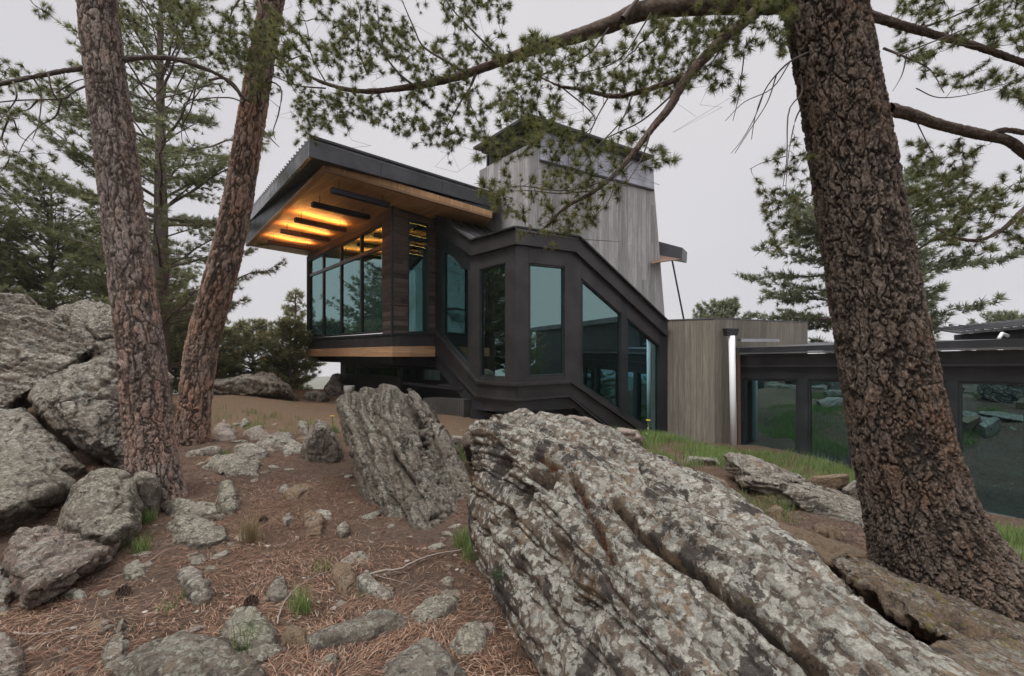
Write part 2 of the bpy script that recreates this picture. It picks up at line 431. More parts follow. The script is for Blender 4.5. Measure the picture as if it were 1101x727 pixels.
# ------------------------------------------------------------------ rocks
RM = {}
def hull_mesh(groups):
    bm = bmesh.new()
    for pts in groups:
        vs = [bm.verts.new(p) for p in pts]
        r = bmesh.ops.convex_hull(bm, input=vs)
        bad = [e for e in r['geom_interior']+r['geom_unused'] if isinstance(e, bmesh.types.BMVert)]
        if bad: bmesh.ops.delete(bm, geom=list(set(bad)), context='VERTS')
    bmesh.ops.recalc_face_normals(bm, faces=bm.faces)
    me = bpy.data.meshes.new('tmp'); bm.to_mesh(me); bm.free(); return me
def remesh(me, vox, smooth=0):
    o = bpy.data.objects.new('tmp', me); COL.objects.link(o)
    md = o.modifiers.new('r', 'REMESH'); md.mode = 'VOXEL'; md.voxel_size = vox
    if smooth:
        s = o.modifiers.new('s', 'SMOOTH'); s.iterations = smooth; s.factor = .5
    dg = bpy.context.evaluated_depsgraph_get(); dg.update()
    m2 = bpy.data.meshes.new_from_object(o.evaluated_get(dg))
    bpy.data.objects.remove(o); return m2
def get_vn(me):
    n = len(me.vertices); V = np.empty(n*3, np.float32); me.vertices.foreach_get('co', V)
    N = np.empty(n*3, np.float32); me.vertex_normals.foreach_get('vector', N)
    return V.reshape(-1, 3).astype(float), N.reshape(-1, 3).astype(float)
def rock(name, groups, mat, vox=.03, amp=.04, sc=2.5, strata=None, sdepth=.02, sfreq=9, smooth=2, cracks=None, dents=None, seed=0, parent=None, worl=.0, crackw=.014, crackd=.05):
    me = remesh(hull_mesh(groups), vox, smooth)
    V, N = get_vn(me); crk = np.zeros(len(V))
    d = fbm(V*sc+seed*3.7, 5, .55, seed)*amp
    d += fbm(V*sc*4+seed, 3, .5, seed+5, True)*amp*.22
    d += fbm(V*sc*8+seed, 4, .6, seed+15)*amp*.20 - np.clip(fbm(V*sc*5+seed*2, 3, .5, seed+16)-.25, 0, 1)*amp*.9
    if strata is not None:
        s = np.array(strata, float); s /= np.linalg.norm(s)
        w = V@s + fbm(V*1.1, 3, .5, seed+7)*.16
        lay = vnoise(np.stack([w*sfreq, w*0+seed, fbm(V*.7, 2)*2], 1), seed+3)
        step = np.tanh(lay*3.2)
        d += step*sdepth
        lay2 = fbm(np.stack([w*sfreq*3.2, w*0+seed, fbm(V*2.5, 2)*1.2], 1), 3, .6, seed+4)
        d += -np.exp(-(lay2/.10)**2)*sdepth*1.1
    if worl:
        f1, f2, c = worley(V*sc*1.1+seed, seed); d += (c-.5)*worl; d -= np.exp(-((f2-f1)/.07)**2)*worl*.9
    if dents:
        bv0 = BVHTree.FromPolygons([tuple(v) for v in V], [tuple(p.vertices) for p in me.polygons])
        for (px_, py_, r, dep) in dents:
            h = bv0.ray_cast(Vector((0, 0, EYE)), (P(px_, py_, 3)-Vector((0, 0, EYE))).normalized())
            if not h[0]: continue
            cx, cy, cz = h[0]
            dd = np.sqrt((V[:, 0]-cx)**2+(V[:, 1]-cy)**2+(V[:, 2]-cz)**2)*(1+.3*fbm(V*9, 3, .5, 2))
            d -= dep*sstep(r, r*.25, dd)
    if cracks:
        bvh = BVHTree.FromPolygons([tuple(v) for v in V], [tuple(p.vertices) for p in me.polygons])
        org = Vector((0, 0, EYE))
        for poly in cracks:
            wid = crackw; dp = crackd
            if isinstance(poly, tuple): poly, wid, dp = poly
            hits = []
            for (a, b) in zip(poly[:-1], poly[1:]):
                for t in np.linspace(0, 1, 14):
                    q = P(a[0]+(b[0]-a[0])*t, a[1]+(b[1]-a[1])*t, 3); h = bvh.ray_cast(org, (q-org).normalized())
                    if h[0]: hits.append(np.array(h[0]))
            Vw = V+np.stack([fbm(V*14, 3, .5, 1), fbm(V*14, 3, .5, 2), fbm(V*14, 3, .5, 3)], 1)*.018
            best = np.full(len(V), 9.)
            for a, b in zip(hits[:-1], hits[1:]):
                if np.linalg.norm(b-a) > .35: continue
                ab = b-a; t = np.clip(((Vw-a)@ab)/(ab@ab+1e-9), 0, 1)
                best = np.minimum(best, np.linalg.norm(Vw-(a+t[:, None]*ab), axis=1))
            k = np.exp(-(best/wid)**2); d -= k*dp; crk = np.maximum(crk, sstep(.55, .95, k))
    V2_ = V+N*d[:, None]
    me.vertices.foreach_set('co', V2_.astype(np.float32).ravel())
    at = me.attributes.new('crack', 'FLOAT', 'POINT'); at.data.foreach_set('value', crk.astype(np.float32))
    me.polygons.foreach_set('use_smooth', np.ones(len(me.polygons), dtype=bool)); me.update()
    me.name = name
    return link(name, me, mat, parent)
def sil(pts, D, th, bulge=.5, down=0.25):
    """rock solid from its outline at distance D (number, or one per point), depth th: a fatter middle, a rounded back"""
    out = []; n = len(pts)
    cxp = sum(p[0] for p in pts)/n; cyp = sum(p[1] for p in pts)/n
    for k, p in enumerate(pts):
        d = p[2] if len(p) > 2 else D
        q = P(p[0], p[1], d); out.append(q)
        m = P(cxp+(p[0]-cxp)*.72, cyp+(p[1]-cyp)*.72, d-th*bulge); out.append(m)
        m = P(cxp+(p[0]-cxp)*.8, cyp+(p[1]-cyp)*.8, d+th*(1-bulge)); out.append(m)
    bot = [q for q in out]
    lo = min(q.z for q in out)
    for q in [o for o in out if o.z < lo+.12]: out.append(q-Vector((0, 0, down)))
    return out

def build_rocks():
    hero = rock_mat('lichen_slab', (.24, .19, .145), (.14, .11, .09), (.60, .58, .51), .98, .52, .32, .07, (1, 1, 1), 1.0, (.11, .045, .02), (.36, .25, .155), .62, .5)
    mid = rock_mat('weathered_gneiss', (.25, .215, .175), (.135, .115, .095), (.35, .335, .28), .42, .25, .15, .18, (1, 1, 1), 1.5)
    left = rock_mat('grey_boulder', (.33, .285, .235), (.18, .152, .125), (.46, .435, .37), .60, .3, .2, .08, (1, 1, 1), 1.0)
    low = rock_mat('olive_boulder', (.28, .245, .20), (.16, .138, .112), (.42, .40, .32), .50, .32, .15, .18, (1, 1, 1), 1.7)
    pink = rock_mat('pink_conglomerate', (.34, .27, .225), (.19, .155, .13), (.42, .39, .34), .36, .3, .25, .03, (1, 1, 2), 2.6, side=(.36, .26, .20))
    brown = rock_mat('brown_slab', (.24, .165, .11), (.14, .098, .068), (.28, .26, .21), .05, .12, .6, .1, (1, 1, 1), 2)
    mossy = rock_mat('mossy_slab', (.27, .21, .16), (.14, .105, .08), (.36, .34, .29), .26, .30, .35, .40, (1, 1, 1), 1.6)
    RM.update(hero=hero, mid=mid, left=left, low=low, pink=pink, brown=brown, mossy=mossy)
    dn = Vector((0, 0, -1))
    # --- foreground slab
    ridge = [(530, 444, 3.45), (560, 440, 3.5), (600, 450, 3.5), (645, 462, 3.35), (690, 480, 3.1), (760, 512, 2.75), (830, 562, 2.3), (900, 622, 1.95), (970, 682, 1.62), (1060, 735, 1.35), (1250, 860, 1.0)]
    crest = [(508, 468, 3.4), (520, 452, 3.35), (560, 480, 3.0), (600, 540, 2.55), (660, 620, 2.05), (745, 735, 1.5), (900, 950, 1.05)]
    base = [(504, 488, 3.45), (507, 540, 3.4), (514, 600, 3.15), (532, 655, 2.6), (562, 705, 2.25), (600, 770, 1.85), (680, 900, 1.5)]
    pts = [P(*q) for q in ridge+crest+base]
    pts += [P(*q)+dn*.45 for q in base]
    pts += [P(*q)+Vector((.22, .12, -1.0)) for q in ridge]
    head = [P(*q) for q in [(503, 484, 3.45), (506, 462, 3.5), (530, 443, 3.5), (575, 446, 3.5), (600, 470, 3.3), (560, 500, 3.0), (520, 520, 3.2), (508, 600, 3.3)]]
    dents = [(580, 512, .12, .22), (560, 535, .10, .13), (545, 560, .09, .10), (535, 500, .10, .09), (600, 600, .13, .06), (560, 620, .10, .07), (620, 660, .12, .06), (525, 580, .08, .05)]
    cr = [([(690, 495), (700, 511), (722, 533), (745, 557), (775, 580)], .010, .09),
          ([(660, 540), (690, 575), (736, 606), (760, 622), (800, 659), (840, 690), (885, 727)], .013, .14),
          ([(575, 490), (610, 505), (640, 560), (655, 600)], .02, .06),
          ([(560, 600), (580, 640), (596, 680)], .014, .05),
          ([(800, 545), (850, 592), (880, 620), (930, 662)], .008, .03),
          ([(640, 610), (700, 680), (735, 727)], .012, .03),
          ([(620, 455), (640, 475), (680, 500), (760, 560)], .012, .02)]
    o = rock('boulder', [pts, head], hero, .0125, .038, 3.0, (.5, .2, .75), .026, 7, 2, cr, dents, 3, worl=.012)
    tag(o, 'huge foreground slab crusted with pale green lichen and black blotches', 'boulder')
    # --- leaning cracked boulder
    a = [P(*q) for q in [(364, 430, 5.7), (380, 420, 5.9), (405, 413, 6.1), (421, 415, 6.1), (432, 432, 5.7), (450, 478, 5.2), (500, 548, 4.6), (512, 572, 4.5), (485, 588, 3.9), (455, 584, 3.8), (424, 556, 4.1), (393, 500, 4.8), (369, 452, 5.5)]]
    a += [P(*q) for q in [(398, 450, 5.1), (430, 482, 4.6), (464, 545, 4.0)]]
    a += [p+Vector((-.05, .5, -.1)) for p in a[2:7]]+[p+dn*.5 for p in a[8:12]]+[P(455, 575, 4.9)+dn*.4, P(500, 570, 5.0)+dn*.4]
    b = [P(*q) for q in [(436, 417, 6.4), (450, 421, 6.3), (462, 434, 6.3), (472, 455, 6.1), (477, 490, 5.8), (510, 540, 5.1), (524, 566, 4.9), (508, 566, 4.7), (486, 512, 5.2), (461, 464, 5.75), (446, 442, 6.0)]]
    b += [p+Vector((.02, .35, -.12)) for p in b[:7]]
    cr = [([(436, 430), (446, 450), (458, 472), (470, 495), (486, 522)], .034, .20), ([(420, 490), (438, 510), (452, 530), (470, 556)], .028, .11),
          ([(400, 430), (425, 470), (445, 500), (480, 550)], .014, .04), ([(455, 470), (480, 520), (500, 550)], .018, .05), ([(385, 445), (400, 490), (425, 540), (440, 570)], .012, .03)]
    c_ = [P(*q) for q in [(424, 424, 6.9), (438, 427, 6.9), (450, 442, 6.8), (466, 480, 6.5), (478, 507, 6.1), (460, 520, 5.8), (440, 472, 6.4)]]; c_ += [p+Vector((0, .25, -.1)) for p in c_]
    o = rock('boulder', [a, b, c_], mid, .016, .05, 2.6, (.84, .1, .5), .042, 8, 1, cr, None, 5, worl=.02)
    tag(o, 'leaning boulder split by a dark crack, standing before the house', 'boulder')
    o = rock('boulder', [sil([(323, 500), (322, 482), (334, 458), (342, 452), (352, 454), (362, 466), (371, 484), (370, 500), (345, 508)], 6.6, .7, .5)], left, .02, .03, 4, (.9, .1, .3), .018, 12, 2, None, None, 8)
    tag(o, 'knee high pointed grey rock left of the leaning boulder', 'rock')
    # --- left outcrop
    G = [P(*q) for q in [(-60, 330, 8.2), (0, 318, 8.3), (28, 318, 8.4), (62, 336, 8.2), (80, 352, 7.9), (104, 371, 7.6), (60, 400, 7.0), (30, 422, 6.7), (0, 440, 6.4), (-60, 470, 6.3), (-60, 400, 6.9), (10, 380, 7.2), (55, 365, 7.6)]]
    G += [P(*q) for q in [(-60, 340, 10), (30, 345, 10), (90, 375, 9.3), (60, 420, 9), (-60, 480, 8)]]
    o = rock('boulder', [G], left, .024, .12, 1.5, (.2, .3, 1), .05, 6, 1, [([(0, 395), (40, 385), (80, 372)], .03, .05), ([(10, 355), (60, 350), (90, 365)], .02, .04)], None, 12, worl=.03)
    tag(o, 'topmost long boulder of the left outcrop, overhanging a black diagonal cleft', 'boulder')
    G = sil([(60, 332, 9.3), (82, 323, 9.5), (108, 324, 9.5), (122, 332, 9.4), (135, 350, 9.4), (160, 372, 9.4), (190, 405, 9.3), (188, 450, 9.2), (120, 440, 9.0), (95, 400, 9.0), (75, 365, 9.0)], 9.3, 1.2, .3)
    o = rock('boulder', [G], left, .03, .07, 1.6, (1, .3, .4), .03, 5, 2, [([(92, 352), (105, 366), (128, 362)], .03, .06)], None, 13)
    tag(o, 'pale square shouldered boulder behind the first pine trunk', 'boulder')
    G = sil([(34, 428, 6.2), (50, 412, 6.5), (85, 392, 7.0), (112, 376, 7.3), (126, 374, 7.4), (150, 400, 7.4), (158, 470, 6.9), (148, 510, 6.5), (118, 506, 6.1), (98, 492, 6.0), (62, 462, 6.0)], 6.5, 1.3, .35)
    o = rock('boulder', [G], left, .022, .09, 1.9, (.7, .2, .9), .04, 6, 1, [([(60, 430), (100, 420), (140, 432)], .02, .03)], None, 15, worl=.03)
    tag(o, 'broad wedge boulder under the cleft, right beside the first pine trunk', 'boulder')
    G = sil([(-70, 452, 5.8), (0, 446, 6.0), (27, 434, 6.1), (40, 446, 6.0), (62, 474, 5.85), (96, 502, 5.6), (60, 516, 5.2), (0, 520, 5.2), (-70, 520, 5)], 5.8, .9, .4)
    o = rock('boulder', [G], left, .025, .06, 2, (.7, .2, .9), .03, 6, 2, None, None, 17, worl=.02)
    tag(o, 'low sloping boulder below the black cleft of the left outcrop', 'boulder')
    G = sil([(-60, 500, 4.4), (0, 486, 4.5), (26, 482, 4.6), (48, 492, 4.6), (78, 520, 4.4), (60, 540, 4.2), (0, 560, 3.8), (-60, 575, 3.6)], 4.3, .7, .45)
    o = rock('boulder', [G], low, .018, .05, 2.2, (.5, .3, .8), .010, 9, 1, None, None, 19, worl=.02)
    tag(o, 'rounded olive grey boulder at the left edge of the picture', 'boulder')
    G = sil([(60, 572, 3.6), (62, 548, 3.75), (80, 520, 3.9), (105, 507, 4.0), (130, 506, 4.0), (146, 518, 4.0), (153, 540, 3.9), (150, 572, 3.7), (120, 588, 3.5), (85, 586, 3.5)], 3.75, .7, .45)
    o = rock('boulder', [G], low, .014, .045, 2.4, (.5, .3, .8), .010, 9, 1, None, None, 21, worl=.018)
    tag(o, 'domed lichen speckled boulder at the foot of the first pine', 'boulder')
    G = sil([(10, 575, 3.3), (22, 567, 3.35), (70, 568, 3.4), (110, 570, 3.45), (134, 578, 3.4), (118, 602, 3.15), (90, 618, 3.0), (50, 632, 2.9), (22, 650, 2.75), (8, 630, 2.9), (8, 600, 3.1)], 3.2, .5, .5)
    o = rock('boulder', [G], pink, .012, .035, 5, (1, .1, .1), .014, 16, 2, None, None, 23, worl=.03)
    tag(o, 'pinkish knobbly conglomerate boulder below the domed boulder', 'boulder')
    o = rock('boulder', [sil([(140, 515), (152, 506), (168, 511), (173, 524), (170, 536), (150, 536)], 4.15, .35, .5)], low, .012, .02, 5, None, 0, 6, 2, None, None, 25)
    tag(o, 'small rounded rock wedged between domed boulder and pine base', 'rock')
    # --- right side slabs
    G = [P(*q) for q in [(888, 598, 2.8), (905, 591, 2.95), (960, 605, 3.0), (1010, 640, 2.75), (1110, 690, 2.25), (1200, 740, 1.95), (1100, 722, 1.85), (1000, 676, 2.05), (935, 634, 2.4), (895, 608, 2.7)]]
    G += [p+Vector((.10, .06, -.11)) for p in G]+[P(1060, 640, 2.9)+dn*.1, P(1200, 690, 2.5)]
    o = rock('boulder', [G], mossy, .010, .045, 3.5, (.45, .45, .75), .034, 9, 1, [([(925, 602), (960, 622), (1010, 655), (1060, 688)], .016, .09), ([(900, 604), (930, 625), (980, 660)], .012, .05)], None, 27)
    tag(o, 'mossy long slab with yellow lichen rim at the foot of the near pine', 'boulder')
    G = [P(*q) for q in [(1010, 690, 1.85), (1080, 688, 2.0), (1180, 720, 1.9), (1300, 800, 1.5), (1150, 850, 1.2), (1040, 760, 1.4), (990, 706, 1.75)]]
    G += [p+dn*.3 for p in G]
    o = rock('boulder', [G], mossy, .012, .03, 3.5, (.2, .1, .95), .008, 13, 2, None, None, 28)
    tag(o, 'brown speckled rock filling the bottom right corner', 'boulder')
    G = [P(*q) for q in [(800, 556, 3.6), (818, 556, 3.9), (870, 575, 3.7), (938, 592, 3.5), (942, 600, 3.4), (900, 606, 3.0), (862, 598, 3.0), (825, 580, 3.2)]]
    G += [p+dn*.3 for p in G]
    o = rock('boulder', [G], brown, .013, .02, 3.5, (.3, .2, .9), .01, 13, 2, None, None, 29)
    tag(o, 'smooth rusty brown slab between lichen slab and near pine', 'boulder')
    # split long flat slabs, thin sheets one on another
    G = [P(*q) for q in [(778, 490, 6.36), (795, 487, 6.62), (850, 505, 6.19), (935, 545, 5.42), (960, 562, 5.25), (940, 570, 4.90), (870, 535, 5.33), (800, 505, 5.85)]]
    G += [p+dn*.22 for p in G]
    o = rock('boulder', [G], left, .018, .03, 3, (.2, .3, 1), .03, 12, 1, [([(800, 498), (860, 520), (930, 552)], .02, .05)], None, 31)
    tag(o, 'long weathered grey slab like a plank, lying before the glass wing', 'boulder')
    G = [P(*q) for q in [(845, 515, 5.50), (870, 516, 5.68), (925, 540, 5.16), (955, 566, 4.64), (930, 562, 4.47), (880, 540, 4.90)]]
    G += [p+dn*.14+Vector((-.1, -.1, 0)) for p in G]
    o = rock('boulder', [G], left, .015, .02, 4, (.2, .3, 1), .02, 14, 1, None, None, 33)
    tag(o, 'second grey slab tucked under the long plank-like slab by the near pine', 'boulder')
    o = rock('boulder', [sil([(868, 518), (872, 511), (912, 510), (914, 520), (900, 530), (876, 528)], 6.2, .5, .5)], brown, .015, .02, 4, (.1, .2, 1), .01, 20, 1, None, None, 35)
    tag(o, 'flat topped stone with red broken edge in the grass by the glass wing', 'rock')
    o = rock('boulder', [sil([(905, 526), (920, 516), (940, 522), (945, 545), (915, 545)], 5.9, .6, .5)], left, .015, .03, 4, None, 0, 20, 1, None, None, 36)
    tag(o, 'grey rough stone half hidden by the near pine trunk', 'rock')
    o = rock('boulder', [sil([(728, 500), (740, 491), (770, 492), (782, 500), (760, 508)], 7.4, .7, .5, .1)], left, .02, .03, 4, (.1, .2, 1), .01, 20, 1, None, None, 37)
    tag(o, 'flat grey stone in the grass near the concrete wall', 'rock')
    o = rock('boulder', [sil([(655, 472), (664, 460), (684, 463), (693, 472), (688, 480), (660, 482)], 8.6, .7, .5)], pink, .02, .03, 4, (.1, .2, 1), .01, 20, 1, None, None, 38)
    tag(o, 'pale pink stone just under the bay window corner', 'rock')
    o = rock('boulder', [sil([(498, 480), (500, 462), (512, 454), (530, 458), (540, 470), (530, 490)], 6.2, .6, .5)], pink, .02, .04, 4, (.4, .2, .8), .02, 12, 1, None, None, 39)
    tag(o, 'pink grey rock behind the tip of the lichen slab', 'rock')
    o = rock('boulder', [sil([(478, 478), (488, 468), (502, 470), (508, 482), (490, 488)], 7.5, .5, .5)], left, .02, .03, 4, None, 0, 12, 1, None, None, 40)
    tag(o, 'small pale stone in the gap between the two big boulders', 'rock')
    o = rock('boulder', [sil([(600, 452), (612, 446), (632, 448), (650, 458), (652, 470), (610, 466)], 5.6, .6, .5)], pink, .02, .03, 4, None, 0, 12, 1, None, None, 41)
    tag(o, 'rounded reddish rock behind the crest of the lichen slab', 'rock')
    # --- far outcrops left of the house
    far = [([(200, 425), (215, 412), (240, 409), (262, 404), (285, 403), (300, 410), (306, 424), (250, 432)], 13.5, 1.6, 'low flat outcrop behind the second pine trunk'),
           ([(262, 410), (278, 402), (292, 404), (312, 416), (318, 428), (285, 426)], 14.2, 1.6, 'dark hollow rock under the distant conifers'),
           ([(322, 430), (330, 421), (344, 420), (354, 430), (340, 436)], 15.5, 1, 'pale rock in the gap left of the house'),
           ([(345, 428), (350, 410), (358, 402), (366, 402), (371, 412), (372, 434), (350, 436)], 17, 1.2, 'upright pale rock seen under the house corner')]
    for k, (s, D, th, lab) in enumerate(far):
        o = rock('outcrop', [sil(s, D, th, .5)], left, .05, .12, 1.6, (.2, .1, 1), .04, 4, 1, None, None, 50+k, worl=.05); tag(o, lab, 'rock')
    # --- loose stones, one by one
    S = [([(172, 544), (182, 538), (240, 545), (252, 558), (235, 562), (180, 556)], 3.9, .3, 'low', 'long flat grey stone right of the pine base'),
         ([(180, 565), (200, 559), (240, 568), (250, 580), (215, 590), (185, 582)], 3.5, .35, 'low', 'half buried grey rock below the long flat stone'),
         ([(235, 530), (243, 523), (251, 530), (256, 545), (248, 553), (239, 545)], 4.1, .15, 'low', 'small upright oval stone right of the pine base'),
         ([(211, 505), (225, 494), (262, 492), (280, 500), (282, 512), (240, 512)], 5.4, .5, 'low', 'low grey hump with a dark end near the second pine'),
         ([(303, 535), (318, 526), (340, 522), (342, 528), (320, 538), (306, 540)], 4.5, .2, 'brown', 'thin flat brown stone tilted on the needles'),
         ([(298, 532), (303, 522), (311, 522), (312, 533)], 4.7, .12, 'left', 'round pebble beside the thin flat brown stone'),
         ([(320, 560), (334, 550), (350, 562), (346, 578), (328, 576)], 3.9, .2, 'brown', 'blocky brown stone in the middle of the needle floor'),
         ([(190, 618), (200, 611), (214, 616), (220, 632), (226, 648), (210, 652), (196, 640)], 2.85, .15, 'left', 'grey stone with a pale chip on it, lower left'),
         ([(104, 727), (112, 700), (128, 672), (138, 668), (140, 685), (136, 727)], 2.2, .2, 'left', 'narrow pale stone wedge beside the bottom left rock'),
         ([(120, 727), (150, 697), (190, 690), (240, 706), (290, 735), (240, 760), (150, 760)], 2.0, .3, 'mid', 'broad lichened rock at the bottom edge, left'),
         ([(236, 690), (248, 664), (270, 660), (298, 678), (310, 700), (280, 712), (245, 708)], 2.35, .22, 'low', 'dark grey rock with grass blades on its face'),
         ([(-20, 610), (0, 612), (14, 640), (10, 665), (-20, 660)], 2.75, .2, 'left', 'grey stone cut by the left edge, above the corner'),
         ([(-20, 690), (5, 696), (22, 716), (20, 740), (-20, 740)], 2.2, .2, 'pink', 'pink grey stone in the bottom left corner'),
         ([(330, 690), (350, 683), (420, 672), (440, 664), (438, 674), (400, 690), (340, 700)], 2.35, .15, 'mid', 'long dark slab edge left of the greenish slab'),
         ([(385, 670), (398, 659), (430, 657), (440, 664), (420, 674), (390, 676)], 2.45, .15, 'mid', 'pale layered stone on the long dark slab'),
         ([(438, 664), (455, 650), (480, 642), (499, 644), (495, 658), (470, 672), (445, 674)], 2.5, .18, 'low', 'greenish flat slab before the lichen slab base'),
         ([(380, 628), (392, 622), (412, 636), (424, 642), (415, 646), (390, 638)], 2.75, .06, 'left', 'pale bone shaped stone beside the grey stick'),
         ([(352, 620), (362, 605), (380, 615), (388, 630), (370, 640)], 2.9, .15, 'brown', 'dusty brown stone above the bone shaped stone'),
         ([(400, 740), (410, 716), (440, 703), (462, 694), (478, 702), (500, 728), (500, 760), (410, 760)], 1.95, .25, 'mid', 'jagged white and black rock at the bottom edge, centre'),
         ([(480, 696), (495, 672), (515, 668), (526, 680), (520, 700), (495, 706)], 2.3, .2, 'low', 'dark smooth stone close to the lichen slab base'),
         ([(283, 640), (296, 622), (308, 625), (310, 640), (298, 646)], 2.8, .12, 'low', 'squat grey stone beside the curved twig'),
         ([(300, 690), (312, 672), (328, 680), (330, 695)], 2.45, .12, 'brown', 'brown stone sunk in needles under the curved twig'),
         ([(62, 640), (80, 632), (96, 640), (90, 650)], 2.95, .12, 'left', 'low grey stone under the conglomerate boulder'),
         ([(128, 612), (150, 604), (162, 612), (150, 624), (132, 624)], 3.0, .15, 'low', 'grey stone sunk in needles right of the conglomerate'),
         ([(262, 468), (278, 460), (290, 466), (288, 474), (268, 476)], 7.6, .4, 'pink', 'pinkish flat stone on the path, farthest left of three'),
         ([(276, 478), (300, 468), (318, 470), (316, 478), (285, 484)], 7.0, .4, 'left', 'pale flat stone in the middle of the stony path'),
         ([(250, 486), (262, 478), (282, 482), (285, 492), (262, 494)], 6.4, .4, 'left', 'grey stone on the path behind the low hump'),
         ([(296, 482), (318, 476), (326, 486), (306, 490)], 6.4, .3, 'left', 'flat grey stone left of the pointed rock'),
         ([(316, 460), (322, 452), (334, 458), (330, 468)], 7.4, .3, 'left', 'pale chip of rock behind the pointed rock'),
         ([(255, 456), (266, 452), (270, 458), (258, 462)], 8.6, .3, 'left', 'small pale stone near the grass strip, left'),
         ([(190, 490), (205, 486), (238, 486), (240, 490), (200, 493)], 5.9, .12, 'left', 'thin stone sliver between the two left pines'),
         ([(230, 463), (240, 456), (256, 466), (252, 478), (234, 474)], 7.1, .3, 'pink', 'broken pink stones at the second pine foot'),
         ([(300, 560), (312, 552), (318, 560), (308, 568)], 4.0, .12, 'left', 'small pebble below the thin flat brown stone'),
         ([(360, 568), (372, 563), (378, 570), (366, 576)], 3.8, .1, 'left', 'small grey pebble left of the leaning boulder base'),
         ([(1056, 600), (1075, 590), (1110, 597), (1120, 610), (1070, 612)], 4.4, .4, 'pink', 'pale flat rock at the right edge beyond the near pine'),
         ([(820, 553), (835, 546), (850, 552), (840, 560)], 4.6, .15, 'brown', 'small brown stone above the rusty slab'),
         ([(870, 577), (895, 570), (905, 580), (885, 588)], 4.0, .15, 'brown', 'brown stone chunk against the near pine foot'),
         ([(745, 520), (765, 512), (790, 522), (785, 532), (755, 530)], 5.9, .3, 'brown', 'buried brown stone left of the grass patch'),
         ([(805, 528), (830, 520), (850, 530), (835, 540)], 5.6, .3, 'brown', 'buried brown stone below the plank-like slab')]
    for k, (s, D, th, mk, lab) in enumerate(S):
        g3 = [ground_hit(x, y) for x, y in s]
        cen = sum(g3, Vector())/len(g3); size = max((p-cen).length for p in g3)*2
        ht = min(.085, max(.014, size*.11)); tilt = Vector((random.uniform(-.12, .12), random.uniform(-.1, .1)))
        pts = []
        for p in g3:
            q = cen+(p-cen)*random.uniform(.9, 1.0); q.z = p.z+ht*random.uniform(.1, .45)-.01; pts.append(q)
            q = cen+(p-cen)*random.uniform(.55, .8); q.z = p.z*.5+cen.z*.5+ht*random.uniform(.75, 1.1)+(q-cen).to_2d().dot(tilt); pts.append(q)
            pts.append(Vector((p.x, p.y, p.z-.08)))
        vx = max(.005, min(cen.y*.0040, size/14))
        o = rock('stone', [pts], RM[mk], vx, size*.07, 1.6/size, (random.uniform(-.5, .5), random.uniform(-.4, .4), 1), size*.016, 4/size, 1, None, None, 70+k)
        tag(o, lab, 'stone')

def build_small_stones():
    protos = []
    for k in range(7):
        r = np.random.default_rng(500+k); pts = [Vector((math.cos(a)*r.uniform(.7, 1.1), math.sin(a)*r.uniform(.45, .8), z*r.uniform(.7, 1))) for z in (-.25, .16, .30) for a in np.linspace(0, 6.28, 8)[:-1]*(1 if z < .2 else 1)]
        pts = [Vector((p.x*(.6 if p.z > .2 else 1), p.y*(.6 if p.z > .2 else 1), p.z)) for p in pts]
        pts = [p*.1 for p in pts]
        m = list(RM.values())[[1, 2, 3, 4, 5, 2, 3][k]]
        o = rock('stone', [pts], m, .0085, .010, 14, (.2, .1, 1), .004, 40, 1, None, None, 200+k); protos.append(o)
    zones = [([(0, 600), (500, 600), (520, 727), (0, 727)], 34), ([(190, 500), (480, 500), (500, 600), (150, 610)], 40), ([(220, 455), (350, 455), (330, 500), (215, 505)], 34), ([(470, 480), (510, 480), (505, 590), (480, 560)], 6), ([(790, 530), (930, 560), (930, 590), (830, 560)], 8), ([(560, 455), (500, 470), (480, 470)], 2)]
    used = set()
    for poly, n in zones:
        for _ in range(n):
            x = random.uniform(min(p[0] for p in poly), max(p[0] for p in poly)); y = random.uniform(min(p[1] for p in poly), max(p[1] for p in poly))
            k = random.randrange(7); o = protos[k]
            if k in used: c = o.copy(); COL.objects.link(c); o = c
            used.add(k)
            q = ground_hit(x, y); sc = random.choice([.25, .35, .45, .6, .8, 1.1])*min(2, .5+q.y*.16)
            q.z = float(gz(q.x, q.y)[0])-.008*sc
            o.location = q; o.scale = (sc, sc, sc*random.uniform(.35, .75)); o.rotation_euler = (random.uniform(-.25, .25), random.uniform(-.25, .25), random.uniform(0, 6.28))
            tag(o, 'small stone half sunk in the needle litter or soil', 'stone', 'small half sunk stones')

